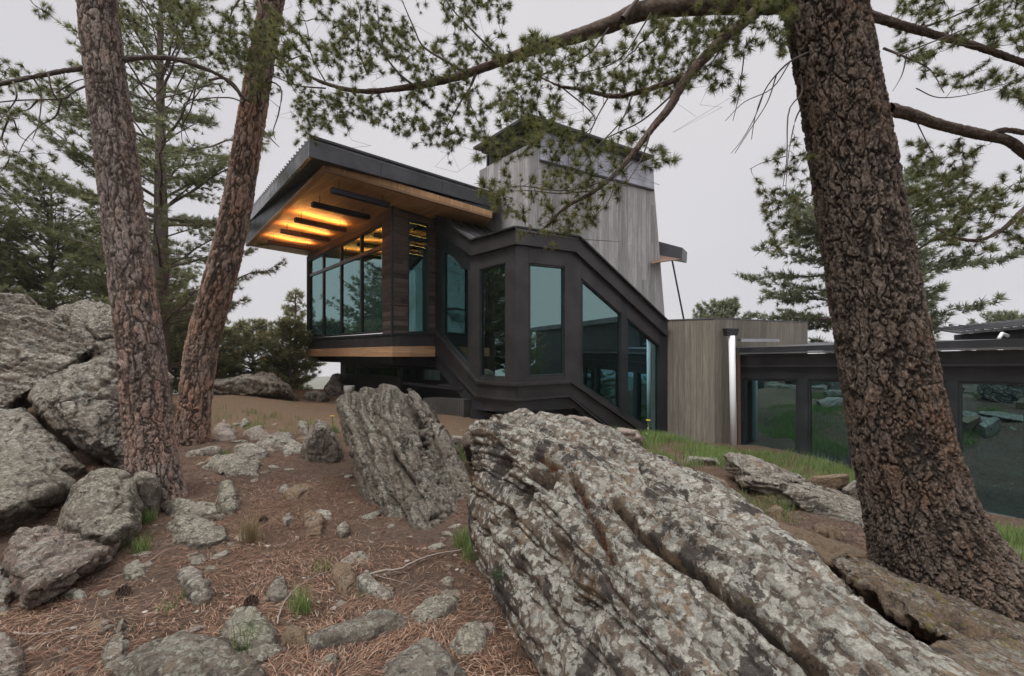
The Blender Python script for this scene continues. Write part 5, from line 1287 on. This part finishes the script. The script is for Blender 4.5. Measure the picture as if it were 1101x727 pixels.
    # small roof wing with cedar underside behind the tower, and its strut
    w0 = P(700, 257.5, 15.2); w1 = P(734, 266.5, 15.0); w1b = P(733.3, 278.8, 15.0); w0b = P(700, 284.5, 15.2)
    o = MB().poly_prism([w0, w1, w1b, P(700, 273, 15.2)], Vector((0.5, .9, .05))).build('rear_canopy', fascm, H)
    m = MB().poly_prism([w1b+Vector((-.01, .02, -.003)), P(700, 273, 15.2)+Vector((0, .02, -.003)), P(700, 284, 13.8), P(712, 282, 13.9)], Vector((0, 0, .02))).build('canopy_soffit', trimg); setparent(m, o)
    MB().tube([P(722.3, 278, 15.2), P(736.5, 350, 15.2)], .028, 10).build('strut', dark2, H, smooth=True)
    # dark junction box where main roof meets tower
    MB().poly_prism([P(528, 205, 13.2), P(540, 201, 13.2), P(540, 236, 13.2), P(528, 236, 13.2)], Vector((.1, .5, 0))).build('roof_junction', dark2, H)
    # ---- lower storey under the main volume
    LLo = Line(V2(P0)+um*.9+v*1.3, v, nA); LFo = Line(V2(P0)+um*.9+v*1.3, um, nF)
    cpx = 409.5
    cpt = LLo.p; cpx = CX+F*cpt.x/cpt.y
    m = panel(LLo, [(366, 389), (cpx, 386), (cpx, 432), (366, 428)], 0, .15); m.build('wall', dark2, H)
    m = panel(LFo, [(cpx, 386), (520, 386), (520, 446), (cpx, 432)], 0, .15); m.build('wall', dark2, H)
    for a, b in ((371, 380.5), (382, 393), (395, cpx-3)):
        window(LLo, [(a, 394.3), (b, 394.8), (b, lerp(b, 371, 402.7, 406, 404.6)), (a, lerp(a, 371, 402.7, 406, 404.6))], w=.03, off=.06)
    for a, b in ((cpx+4, 430.5), (433, 451), (454, 476)):
        window(LFo, [(a, 396), (b, 397.2), (b, lerp(b, 415, 406.8, 473, 410)), (a, lerp(a, 415, 406.8, 473, 410))], w=.03, off=.06)
    lo = [LLo.at(366, 400), LFo.at(cpx, 400), LFo.at(520, 400)]
    MB().poly_prism([Vector((p.x, p.y, EYE-.1)) for p in (lo[0], lo[1], lo[2], lo[2]+Vector((0, 4, 0)), lo[0]+Vector((3, 4, 0)))], Vector((0, 0, .08))).build('floor_underside', dark2, H)
    # ramp rail and ribbed plinth under the stair
    MB().bar(P(436, 412, 12.6), P(500, 419, 11.8), .25, .05).build('ramp', dark2, H)
    m = MB()
    a = P(455, 428, 12.0); b = P(499, 430, 11.2)
    for k in range(20):
        q0 = a.lerp(b, k/20); q1 = a.lerp(b, (k+.82)/20); m.poly_prism([q0, q1, q1-Vector((0, 0, .45)), q0-Vector((0, 0, .45))], Vector((.25, .3, 0)))
    m.build('plinth', metal_mat('plinth_metal', (.075, .07, .068), .6, .2), H)
    m = MB().poly_prism([P(505, 440, 11.2), P(690, 480, 11.6), P(690, 520, 11.6), P(505, 480, 11.2)], Vector((.1, .3, 0))); m.build('foundation', dark2, H)
    # ---- concrete volume
    k0 = P(716, 345.2, 12.25); k1 = P(768.2, 342.8, 11.6); k2 = P(868.5, 347, 13.0)
    zt = EYE+.905; pl = [Vector((p.x, p.y, zt)) for p in (k0, k1, k2, k2+Vector((-1.5, 2.6, 0)), k0+Vector((-.3, 2.4, 0)))]
    MB().poly_prism(pl, Vector((0, 0, -4.2))).build('concrete_volume', conc, H, bevel=.008)
    MB().poly_prism([p+(Vector((7, 13, zt))-p).normalized()*-.02+Vector((0, 0, .003)) for p in pl], Vector((0, 0, .025))).build('parapet_cap', metal_mat('cap_metal', (.16, .16, .17), .4, .5), H)
    # downpipe with hopper
    d0 = P(786.8, 361, 11.45); d1 = P(789.2, 492, 11.45)
    o = MB().tube([d0, d1], .075, 16).build('downpipe', white, H, smooth=True)
    m = MB().poly_prism([P(781, 353, 11.4), P(795, 353.5, 11.4), P(793, 361, 11.4), P(782.5, 361, 11.4)], Vector((0, .22, 0))).build('hopper', dark2); setparent(m, o)
    MB().poly_prism([P(792, 380, 11.55), P(795.8, 380, 11.55), P(796.8, 492, 11.55), P(793.3, 492, 11.55)], Vector((0, .1, 0))).build('timber_trim', trimg, H)
    # ---- glass wing
    W0 = Vector((5.92, 11.8)); dW = Vector((.6, -.8)); nW = Vector((-.8, -.6)); LW = Line(W0, dW, nW)
    # facade direction found from its two ends
    e0 = P(795, 394, 11.8); e1 = P(1101, 394, 7.85); dW = (V2(e1)-V2(e0)).normalized(); nW = Vector((dW.y, -dW.x)); nW = nW if nW.y < 0 else -nW
    LW = Line(V2(e0), dW, nW)
    X1 = 1190
    f = lambda x, y0, y1: y0+(y1-y0)*(LW.at(795, 380).y/LW.at(x, 380).y-1)/(LW.at(795, 380).y/LW.at(1101, 380).y-1)
    def strip(y0l, y1l, y0r, y1r, off, th, nm, mat):
        return panel(LW, [(795, y0l), (X1, f(X1, y0l, y0r)), (X1, f(X1, y1l, y1r)), (795, y1l)], off, th).build(nm, mat, H)
    strip(374.2, 379, 364.0, 372.2, .28, .3, 'roof_fascia', dark2)
    strip(379.4, 381, 373.0, 375.2, .36, .09, 'gutter', metal_mat('gutter_metal', (.15, .15, .155), .35, .6))
    strip(382, 393.2, 376, 391.0, .06, .2, 'beam', dark)
    strip(393.2, 394.8, 391.0, 393.6, .12, .3, 'ledge', fascm)
    strip(394.8, 407, 393.6, 411, .0, .15, 'header', dark2)
    ybot = lambda x: f(x, 505, 564)
    wins = [(799, 858, glassd), (868.5, 926, glassd), (930, 1018, glassd), (1030, 1105, glassd), (1112, X1, glassd)]
    for a, b, gl in wins:
        window(LW, [(a, f(a, 407, 411)), (b, f(b, 407, 411)), (b, ybot(b)), (a, ybot(a))], gl, -.03, .05)
    for a, b in ((795, 799), (858, 868.5), (926, 930), (1018, 1030), (1105, 1112)):
        panel(LW, [(a, f(a, 407, 411)), (b, f(b, 407, 411)), (b, ybot(b)), (a, ybot(a))], 0, .14).build('mullion', frame, H)
    for a in (912,):
        panel(LW, [(a, 409), (a+7, 409), (a+7, 520), (a, 520)], -.02, .03).build('mullion', frame, H)
    m = MB(); p0 = LW.at(795, 380); p1 = LW.at(X1, 380); wz = EYE-2.95
    bw_ = Vector((-nW.x, -nW.y, 0))*4.0
    p0 = Vector((p0.x, p0.y, 0)); p1 = Vector((p1.x, p1.y, 0))
    MB().poly_prism([p0+Vector((0, 0, wz)), p1+Vector((0, 0, wz)), p1+bw_+Vector((0, 0, wz)), p0+bw_+Vector((0, 0, wz))], Vector((0, 0, .08))).build('floor_slab', inner, H)
    MB().poly_prism([p0+bw_+Vector((0, 0, wz)), p1+bw_+Vector((0, 0, wz)), p1+bw_+Vector((0, 0, EYE-.1)), p0+bw_+Vector((0, 0, EYE-.1))], bw_.normalized()*.1).build('interior_wall', inner, H)
    rt = EYE+.24; ov = Vector((nW.x, nW.y, 0))*.28
    MB().poly_prism([p0+ov*.9+Vector((0, 0, EYE+.10)), p1+ov*.9+Vector((0, 0, EYE+.10)), p1+bw_+Vector((0, 0, EYE+.3)), p0+bw_+Vector((0, 0, EYE+.3))], Vector((0, 0, .06))).build('roof', roofm, H)
    MB().poly_prism([P(797, 364.5, 11.3), P(838, 364.8, 11.3), P(839, 367.5, 11.2), P(797, 367.5, 11.2)], Vector((.1, .4, .03))).build('flashing', fascm, H)
    # farther roof with seams and small white vent
    a = P(1033, 357, 13); b = P(1180, 344, 12); c = Vector((1.5, 2.5, .25))
    o = MB().poly_prism([a, b, b+c, a+c], Vector((0, 0, -.06))).build('rear_roof', roofm, H)
    m = MB()
    for k in range(14):
        q = a.lerp(b, (k+.5)/14); m.bar(q+Vector((0, 0, .02)), q+c+Vector((0, 0, .02)), .025, .04)
    m = m.build('standing_seams', roofm); setparent(m, o)
    MB().poly_prism([a+Vector((0, .1, -.07)), b+Vector((0, .1, -.07)), b+Vector((0, .1, -.5)), a+Vector((0, .1, -.5))], Vector((.1, .2, 0))).build('rear_wall', dark2, H)
    MB().tube([P(1074, 364, 10.5), P(1077.5, 358.5, 10.6), P(1084, 361.5, 10.6)], .035, 12).build('vent_pipe', white, H, smooth=True)
    pl = [Vector((11.5, 9.3, EYE+1.5)), Vector((14.5, 11.5, EYE+1.5)), Vector((20.5, 2.5, EYE+1.5)), Vector((17.4, .6, EYE+1.5))]
    MB().poly_prism(pl, Vector((0, 0, -5))).build('far_block', dark, H)
    cc = sum(pl, Vector())/4
    MB().poly_prism([p+(p-cc).normalized()*.6+Vector((0, 0, .01)) for p in pl], Vector((0, 0, .25))).build('far_block_roof', roofm, H)
    # warm lamp and curtain glimpsed inside the bay and a blue pipe in the wing
    MB().tube([LW.at(813.5, 409, -.5), LW.at(813.5, 500, -.5)], .03, 10).build('interior_pipe', plain('blue_pipe', (.12, .33, .42), .4), H, smooth=True)
    return H

# ------------------------------------------------------------------ small things
def blade_mesh(name, centers, n, h, w, spread, bend=.6, seed=0, tintc=None):
    r = np.random.default_rng(seed); V = []; Fq = []; T = []
    N = len(centers)*n; c = np.repeat(np.asarray(centers), n, 0)
    c = c+np.concatenate([r.normal(size=(N, 2))*spread, np.zeros((N, 1))], 1)
    a = r.uniform(0, 2*math.pi, N); hh = h*r.uniform(.45, 1.15, N); ln = r.uniform(.1, bend, N)*hh
    d = np.stack([np.cos(a), np.sin(a), a*0], 1); s = np.stack([-np.sin(a), np.cos(a), a*0], 1)*w*.5
    up = np.array([0, 0, 1.])
    p1 = c+d*(ln*.3)[:, None]+up*(hh*.55)[:, None]; p2 = c+d*ln[:, None]+up*hh[:, None]
    V = np.stack([c-s, c+s, p1-s*.8, p1+s*.8, p2], 1).reshape(-1, 3)
    k = np.arange(N)*5; F3 = np.concatenate([np.stack([k, k+1, k+3], 1), np.stack([k, k+3, k+2], 1), np.stack([k+2, k+3, k+4], 1)])
    T = np.repeat(r.uniform(0, 1, N), 5)
    return arr_mesh(name, V, F3, False, {'tint': T})

def build_small():
    grassm = needle_mat('fresh_grass', (.10, .17, .045), (.24, .30, .11))
    dry = needle_mat('dry_grass', (.20, .15, .08), (.33, .26, .15))
    # grass mat by the house (countless blades)
    cs = []
    polys = [([(655, 472), (700, 468), (770, 476), (790, 488), (740, 492), (690, 486)], 6.8, 11.0, 900), ([(690, 475), (800, 480), (870, 500), (935, 520), (930, 530), (850, 512), (780, 492), (730, 490)], 7.2, 10.5, 1500),
             ([(780, 510), (850, 525), (850, 540), (790, 535)], 4.4, 5.6, 60), ([(860, 505), (930, 528), (935, 540), (880, 520)], 6.0, 8.4, 300), ([(1055, 560), (1101, 590), (1140, 620), (1101, 640), (1062, 590)], 3.8, 6.0, 380),
             ([(225, 448), (330, 450), (340, 460), (230, 458)], 8.5, 10.5, 70), ([(455, 462), (520, 462), (520, 480), (480, 485)], 6.6, 8.6, 160)]
    for poly, d0, d1, n in polys:
        k = 0
        while k < n:
            x = random.uniform(min(p[0] for p in poly), max(p[0] for p in poly)); D = random.uniform(d0, d1)
            X = (x-CX)/F*D; z = gz1(X, D); y = HY-(z-EYE)*F/D; c = False; j = len(poly)-1
            k += 1
            for i in range(len(poly)):
                if (poly[i][1] > y) != (poly[j][1] > y) and x < (poly[j][0]-poly[i][0])*(y-poly[i][1])/(poly[j][1]-poly[i][1])+poly[i][0]: c = not c
                j = i
            dens = vnoise(np.array([[X*1.4, D*1.4, 0]]))[0]
            if dens > random.uniform(-.9, .4): cs.append((X, D, z-.01))
    o = link('grass', blade_mesh('grass', cs, 12, .17, .007, .07, .6, 3), grassm); tag(o, 'thin green grass growing in front of the house and wing', 'grass', kind='stuff')
    # single tufts
    tf = [(152, 592, 60, .10, 'bright green grass tuft right of the conglomerate boulder'), (158, 560, 90, .09, 'dark green grass tuft beside the domed boulder'), (270, 580, 80, .16, 'tall thin dry topped grass tuft in the middle left'),
          (325, 655, 80, .10, 'green grass tuft right of the curved twig'), (498, 588, 120, .12, 'green tuft at the left foot of the lichen slab'), (266, 700, 40, .12, 'sparse blades growing before the dark grey rock'),
          (182, 655, 18, .06, 'tiny green sprig in the lower left needles'), (347, 612, 20, .07, 'tiny grass sprig near the dusty brown stone'), (242, 490, 40, .09, 'small green tuft on the low grey hump'),
          (505, 600, 50, .10, 'smaller green tuft close under the lichen slab'), (800, 560, 40, .12, 'thin blades above the rusty brown slab'), (395, 640, 14, .05, 'tiny sprout near the bone shaped stone'),
          (343, 470, 40, .12, 'green tuft behind the pointed rock'), (360, 466, 70, .16, 'weedy green tuft between pointed rock and leaning boulder'), (205, 640, 20, .08, 'thin pale blades beside the grey chipped stone')]
    for k, (x, y, n, h, lab) in enumerate(tf):
        D = 3.0
        for _ in range(30): z = gz1((x-CX)/F*D, D); D = max(1, D*.5+.5*(EYE-z)*F/(y-HY))
        X = (x-CX)/F*D; o = link('grass_tuft', blade_mesh('grass_tuft', [(0, 0, -.01)], int(n*1.7), h*1.45, .004, .034, .7, 40+k), dry if k in (2,) else grassm)
        o.location = (X, D, gz1(X, D)); tag(o, lab, 'grass tuft')
    # yellow flowers
    ym = plain('yellow_petals', (.75, .55, .04), .6); gm = plain('flower_stem', (.13, .2, .06), .6)
    for (x, y, D, h, lab) in [(697, 470, 7.4, .27, 'yellow flower on a tall stem in the grass by the bay'), (357, 461, 8.0, .22, 'yellow flower behind the leaning boulder')]:
        q = P(x, y, D); e = empty('wildflower', tuple(q)); tag(e, lab, 'flower'); m = MB().tube([Vector((0, 0, -.1)), Vector((.01, 0, h*.5)), Vector((0, 0, h))], .007, 6); o = m.build('stem', gm); o.parent = e
        pet = MB()
        for k in range(9):
            a = k*2*math.pi/9; d = Vector((math.cos(a), math.sin(a), 0)); s = Vector((-math.sin(a), math.cos(a), 0)); c = Vector((0, 0, h))
            pet.poly_prism([c+d*.006-s*.006, c+d*.032-s*.010+Vector((0, 0, .006)), c+d*.040+Vector((0, 0, .004)), c+d*.032+s*.010+Vector((0, 0, .006)), c+d*.006+s*.006], Vector((0, 0, .003)))
        o = pet.build('petals', ym); o.parent = e
        m = MB().tube([Vector((0, 0, h-.012)), Vector((0, 0, h-.002)), Vector((0, 0, h+.014))], [.008, .014, .009], 8).build('flower_head', plain('flower_core', (.5, .3, .03), .8)); m.parent = e
        lv = MB()
        for k in range(5):
            a = k*1.9; d = Vector((math.cos(a), math.sin(a), .4)); s = Vector((-math.sin(a), math.cos(a), 0)); c = Vector((0, 0, .03*k)); lv.poly_prism([c, c+d*.04-s*.012, c+d*.09, c+d*.04+s*.012], Vector((0, 0, .003)))
        o = lv.build('leaves', gm); o.parent = e
    # planter under the house: turned, hollow pot
    q = P(375.5, 424, 14.6); R = [.10, .15, .165, .17, .155, .14, .08]; Z = [0, .02, .12, .25, .25, .20, .17]
    m = MB(); m.tube([q+Vector((0, 0, z*1.1)) for z in Z], R, 24)
    n = 24
    # rebuild rings level (profile turns inward at the lip)
    m.v = []; 
    for r, z in zip(R, Z):
        for a in range(n): t = 2*math.pi*a/n; m.v.append((q.x+r*math.cos(t), q.y+r*math.sin(t), q.z+z*1.1))
    o = m.build('planter', plain('white_clay', (.42, .41, .38), .7), None, smooth=True); tag(o, 'small round white planter under the overhanging house', 'planter')
    # sticks
    sm = plain('grey_stick', (.24, .20, .17), .9, 0, .3, 30, .6)
    st = [([(298, 672), (302, 655), (315, 636), (335, 622), (352, 615)], .005, 'curved pale twig lying on the needles'), ([(382, 625), (405, 617), (430, 613), (448, 604), (470, 597), (497, 592)], .010, 'long grey stick pointing at the lichen slab'),
          ([(372, 628), (385, 622), (408, 616)], .008, 'dark short stick continuing the long grey stick'), ([(15, 682), (45, 683), (60, 680), (85, 674)], .007, 'broken grey twig at the lower left'), ([(400, 618), (415, 622), (440, 628)], .003, 'hair thin twig below the long stick'),
          ([(50, 666), (75, 660), (96, 655)], .003, 'thin straight twig left of the tiny sprig'), ([(120, 622), (150, 610), (180, 590)], .003, 'slim twig leaning across the needles beside the conglomerate'), ([(230, 546), (236, 530), (240, 520)], .004, 'short twig by the small upright stone')]
    for q, r, lab in st:
        pts = []
        for (x, y) in q:
            D = 3.0
            for _ in range(30): z = gz1((x-CX)/F*D, D); D = max(1, D*.5+.5*(EYE-z-.01)*F/(y-HY))
            pts.append(P(x, y, D))
        c = along(pts, 22); c = np.array(c)+rng.normal(size=(22, 3))*r*.3; c[:, 2] += r*.8
        tw = Twigs(); tw.add(c, r, r*.4, 7); o = link('stick', tw.mesh('stick'), sm); tag(o, lab, 'stick')
    # pine cones
    cm = plain('cone_scales', (.09, .055, .04), .9, 0, .3, 40, .6)
    for (x, y, lab) in [(127, 640, 'dark pine cone in the lower left needles'), (265, 650, 'pine cone near the dark grey rock'), (66, 534, 'pine cone on the slope under the olive boulder'), (288, 560, 'small pine cone right of the dry grass')]:
        D = 3.0
        for _ in range(30): z = gz1((x-CX)/F*D, D); D = max(1, D*.5+.5*(EYE-z)*F/(y-HY))
        X = (x-CX)/F*D; m = MB()
        for k in range(60):
            u = k/60; a = k*2.4; rr = .030*math.sin(math.pi*(.12+u*.83)); c = Vector((rr*math.cos(a), rr*math.sin(a), .07*u)); d = Vector((math.cos(a), math.sin(a), .5)); s = Vector((-math.sin(a), math.cos(a), 0))
            m.poly_prism([c-s*.008-d*.01, c+s*.008-d*.01, c+s*.006+d*.010, c+d*.014, c-s*.006+d*.010], Vector((0, 0, .003)))
        o = m.build('pine_cone', cm); o.location = (X, D, gz1(X, D)+.012); o.rotation_euler = (1.4, .3, x); tag(o, lab, 'pine cone')
    # pale chip of wood on stone
    D = 2.8
    # loose pine sprig lying against the lichen slab
    near_t = [tuft_template(0, 34, .085, .0026, 1.15, 300+k) for k in range(4)]
    sp = [P(572, 614, 2.5), P(558, 615, 2.5), P(546, 616, 2.52), P(535, 618, 2.55)]
    e = empty('pine_sprig', tuple(sp[0])); tag(e, 'green pine sprig poking out left of the lichen slab', 'sprig')
    tw = Twigs(); tw.add(along(sp, 10), .004, .002, 6); o = link('twig', tw.mesh('twig'), sm); setparent(o, e)
    c = np.array(along(sp, 9))[2:]; dd = np.tile(np.array([[-1., .1, .05]]), (len(c), 1))
    o = link('needles', tufts_mesh('needles', c, dd, 1.0, near_t), needle_mat('sprig_needles', (.04, .085, .035), (.09, .14, .06))); setparent(o, e)
    # needle litter
    n = 150000
    D = 1.7*np.exp(rng.uniform(0, 1, n)*1.75); px = rng.uniform(-80, 1180, n); X = (px-CX)/F*D
    keep = (fbm(np.stack([X*1.3, D*1.3, X*0], 1), 3, .5, 77) > rng.uniform(-.55, .35, n)); X = X[keep]; D = D[keep]; n = len(X)
    a = rng.uniform(0, math.pi*2, n)*.35+fbm(np.stack([X*2.2, D*2.2, X*0], 1), 2, .5, 31)*5; L = rng.uniform(.04, .11, n); w = .0022
    d = np.stack([np.cos(a), np.sin(a)], 1); s = np.stack([-np.sin(a), np.cos(a)], 1)*w*.5
    bx = rng.normal(size=n)*.06
    p0 = np.stack([X, D], 1); p1 = p0+d*(L*.5)[:, None]+np.stack([-d[:, 1], d[:, 0]], 1)*(bx*L)[:, None]; p2 = p0+d*L[:, None]
    z0 = gz(p0[:, 0], p0[:, 1])+.003+rng.uniform(0, .012, n); z1 = gz(p1[:, 0], p1[:, 1])+.006+rng.uniform(0, .018, n); z2 = gz(p2[:, 0], p2[:, 1])+.003+rng.uniform(0, .012, n)
    def v3(p, z): return np.concatenate([p, z[:, None]], 1)
    V = np.stack([v3(p0-s, z0), v3(p0+s, z0), v3(p1-s, z1), v3(p1+s, z1), v3(p2, z2)], 1).reshape(-1, 3)
    k = np.arange(n)*5; Fc = np.concatenate([np.stack([k, k+1, k+3], 1), np.stack([k, k+3, k+2], 1), np.stack([k+2, k+3, k+4], 1)])
    m, nt, b = newmat('dry_needles'); g = NT(nt)
    g.l(g.ramp(g.attr('tint'), [(0, (.05, .026, .018)), (.5, (.165, .082, .048)), (.85, (.31, .18, .115)), (1, (.45, .35, .26))]), b.inputs['Base Color']); b.inputs['Roughness'].default_value = .7
    o = link('needle_litter', arr_mesh('needle_litter', V, Fc, False, {'tint': np.repeat(rng.uniform(0, 1, n), 5)}), m); tag(o, 'rust brown dry pine needles strewn over the ground', 'pine needles', kind='stuff')
    # gravel: small angular chips
    n = 5200; D = 1.8*np.exp(rng.uniform(0, 1, n)*1.9); px = rng.uniform(-60, 1140, n); X = (px-CX)/F*D
    keep = (fbm(np.stack([X*.9, D*.9, X*0+5], 1), 3, .5, 99) > rng.uniform(-.3, .45, n)); X = X[keep]; D = D[keep]; n = len(X)
    Z = gz(X, D); sz = rng.gamma(1.6, .0065, n)+.004; sz = np.minimum(sz, .045)
    ico = np.array([(1, 0, 0), (-1, 0, 0), (0, 1, 0), (0, -1, 0), (0, 0, 1), (0, 0, -1), (.6, .6, .5), (-.6, .6, .4), (.6, -.6, .45), (-.6, -.6, .5)], float)
    bm = bmesh.new(); [bm.verts.new(c) for c in ico]; bmesh.ops.convex_hull(bm, input=bm.verts[:]); bmesh.ops.triangulate(bm, faces=bm.faces[:]); bm.verts.ensure_lookup_table()
    bf = np.array([[q.index for q in f_.verts] for f_ in bm.faces]); bv = np.array([v_.co[:] for v_ in bm.verts]); bm.free()
    jit = bv[None]*rng.uniform(.5, 1.2, (n, len(bv), 3)); a = rng.uniform(0, 6.28, n); ca, sa = np.cos(a)[:, None], np.sin(a)[:, None]
    W = np.stack([jit[..., 0]*ca-jit[..., 1]*sa, jit[..., 0]*sa+jit[..., 1]*ca, jit[..., 2]*.5], 2)*sz[:, None, None]+np.stack([X, D, Z], 1)[:, None]
    Fc = (bf[None]+(np.arange(n)*len(bv))[:, None, None]).reshape(-1, 3)
    m, nt, b = newmat('gravel'); g = NT(nt)
    g.l(g.ramp(g.attr('tint'), [(0, (.09, .07, .055)), (.6, (.21, .17, .14)), (.92, (.33, .28, .24)), (1, (.5, .46, .42))]), b.inputs['Base Color']); b.inputs['Roughness'].default_value = .9
    o = link('gravel', arr_mesh('gravel', W.reshape(-1, 3), Fc, False, {'tint': np.repeat(rng.uniform(0, 1, n), len(bv))}), m); tag(o, 'small stone chips scattered over the soil', 'gravel', kind='stuff')

# ------------------------------------------------------------------ light, sky, camera
def build_world():
    w = bpy.data.worlds.new('World'); scene.world = w; w.use_nodes = True; nt = w.node_tree; g = NT(nt)
    bg = nt.nodes['Background']
    sky = g.n('ShaderNodeTexSky'); sky.sky_type = 'NISHITA'; sky.sun_disc = False; sky.sun_elevation = math.radians(52); sky.sun_rotation = math.radians(20)
    sky.air_density = 1; sky.dust_density = 4; sky.altitude = 2000
    tc = g.n('ShaderNodeTexCoord'); sep = g.n('ShaderNodeSeparateXYZ'); g.l(tc.outputs['Generated'], sep.inputs[0])
    z = g.math('MAXIMUM', sep.outputs[2], 0.0)
    cl = g.noise(tc.outputs['Generated'], 1.6, 4, .5, .3)
    base = g.ramp(z, [(0, (4.5, 4.36, 4.44)), (.62, (4.95, 4.82, 4.90)), (.78, (13., 12.8, 12.9)), (1, (26.0, 25.6, 25.8))])
    base = g.mix(g.ramp(cl, [(.3, 0), (.7, 1)]), g.mix(1.0, base, (.88, .88, .90), 'MULTIPLY'), base)
    c = g.mix(.06, base, sky.outputs[0])          # the overcast layer veils the clear sky
    g.l(c, bg.inputs['Color']); bg.inputs['Strength'].default_value = .1
    L = bpy.data.lights.new('sun', 'SUN'); L.energy = 1.5; L.angle = math.radians(25); L.color = (1, .97, .93)
    o = bpy.data.objects.new('sun', L); COL.objects.link(o)
    d = Vector((math.sin(math.radians(-35))*math.cos(math.radians(52)), math.cos(math.radians(-35))*math.cos(math.radians(52))*-.6, math.sin(math.radians(52))))
    o.rotation_euler = d.to_track_quat('Z', 'Y').to_euler(); o.location = d*30
    az = math.atan2(d.x, d.y); sky.sun_rotation = az
def build_haze():
    me = bpy.data.meshes.new('haze'); bm = bmesh.new(); bmesh.ops.create_cube(bm, size=1); bm.to_mesh(me); bm.free()
    m = bpy.data.materials.new('thin_mist'); m.use_nodes = True; nt = m.node_tree; nt.nodes.clear()
    out = nt.nodes.new('ShaderNodeOutputMaterial'); v = nt.nodes.new('ShaderNodeVolumePrincipled'); nt.links.new(v.outputs[0], out.inputs['Volume'])
    v.inputs['Color'].default_value = (.93, .93, .95, 1); v.inputs['Density'].default_value = HAZE; v.inputs['Anisotropy'].default_value = 0
    o = link('haze', me, m); o.scale = (2400, 2400, 110); o.location = (0, 4, -29); tag(o, kind='stuff')
HAZE = .0004
def build_camera():
    c = bpy.data.cameras.new('camera'); o = bpy.data.objects.new('camera', c); COL.objects.link(o)
    c.sensor_width = 36; c.lens = 36*F/1101; c.shift_y = (HY-363.5)/1101; c.clip_start = .05; c.clip_end = 5000
    o.location = (0, 0, EYE); o.rotation_euler = (math.pi/2, 0, 0); scene.camera = o
    scene.render.resolution_x = 1024; scene.render.resolution_y = 676
    scene.view_settings.view_transform = 'Standard'; scene.view_settings.look = 'None'; scene.view_settings.exposure = .66; scene.view_settings.gamma = 1
    scene.render.engine = 'CYCLES'; scene.cycles.max_bounces = 6; scene.cycles.transparent_max_bounces = 8; scene.cycles.diffuse_bounces = 3
import time; t0 = time.time()
def lap(s): print('built', s, round(time.time()-t0, 1))
build_world(); build_camera(); build_haze()
build_ground(); lap('ground')
build_rocks(); build_small_stones(); lap('rocks')
barkA, barkB, twigm, ndl, ndl2 = build_near_pines(); lap('pines')
build_far_trees(twigm); lap('far')
build_house(); lap('house')
build_small(); lap('small')
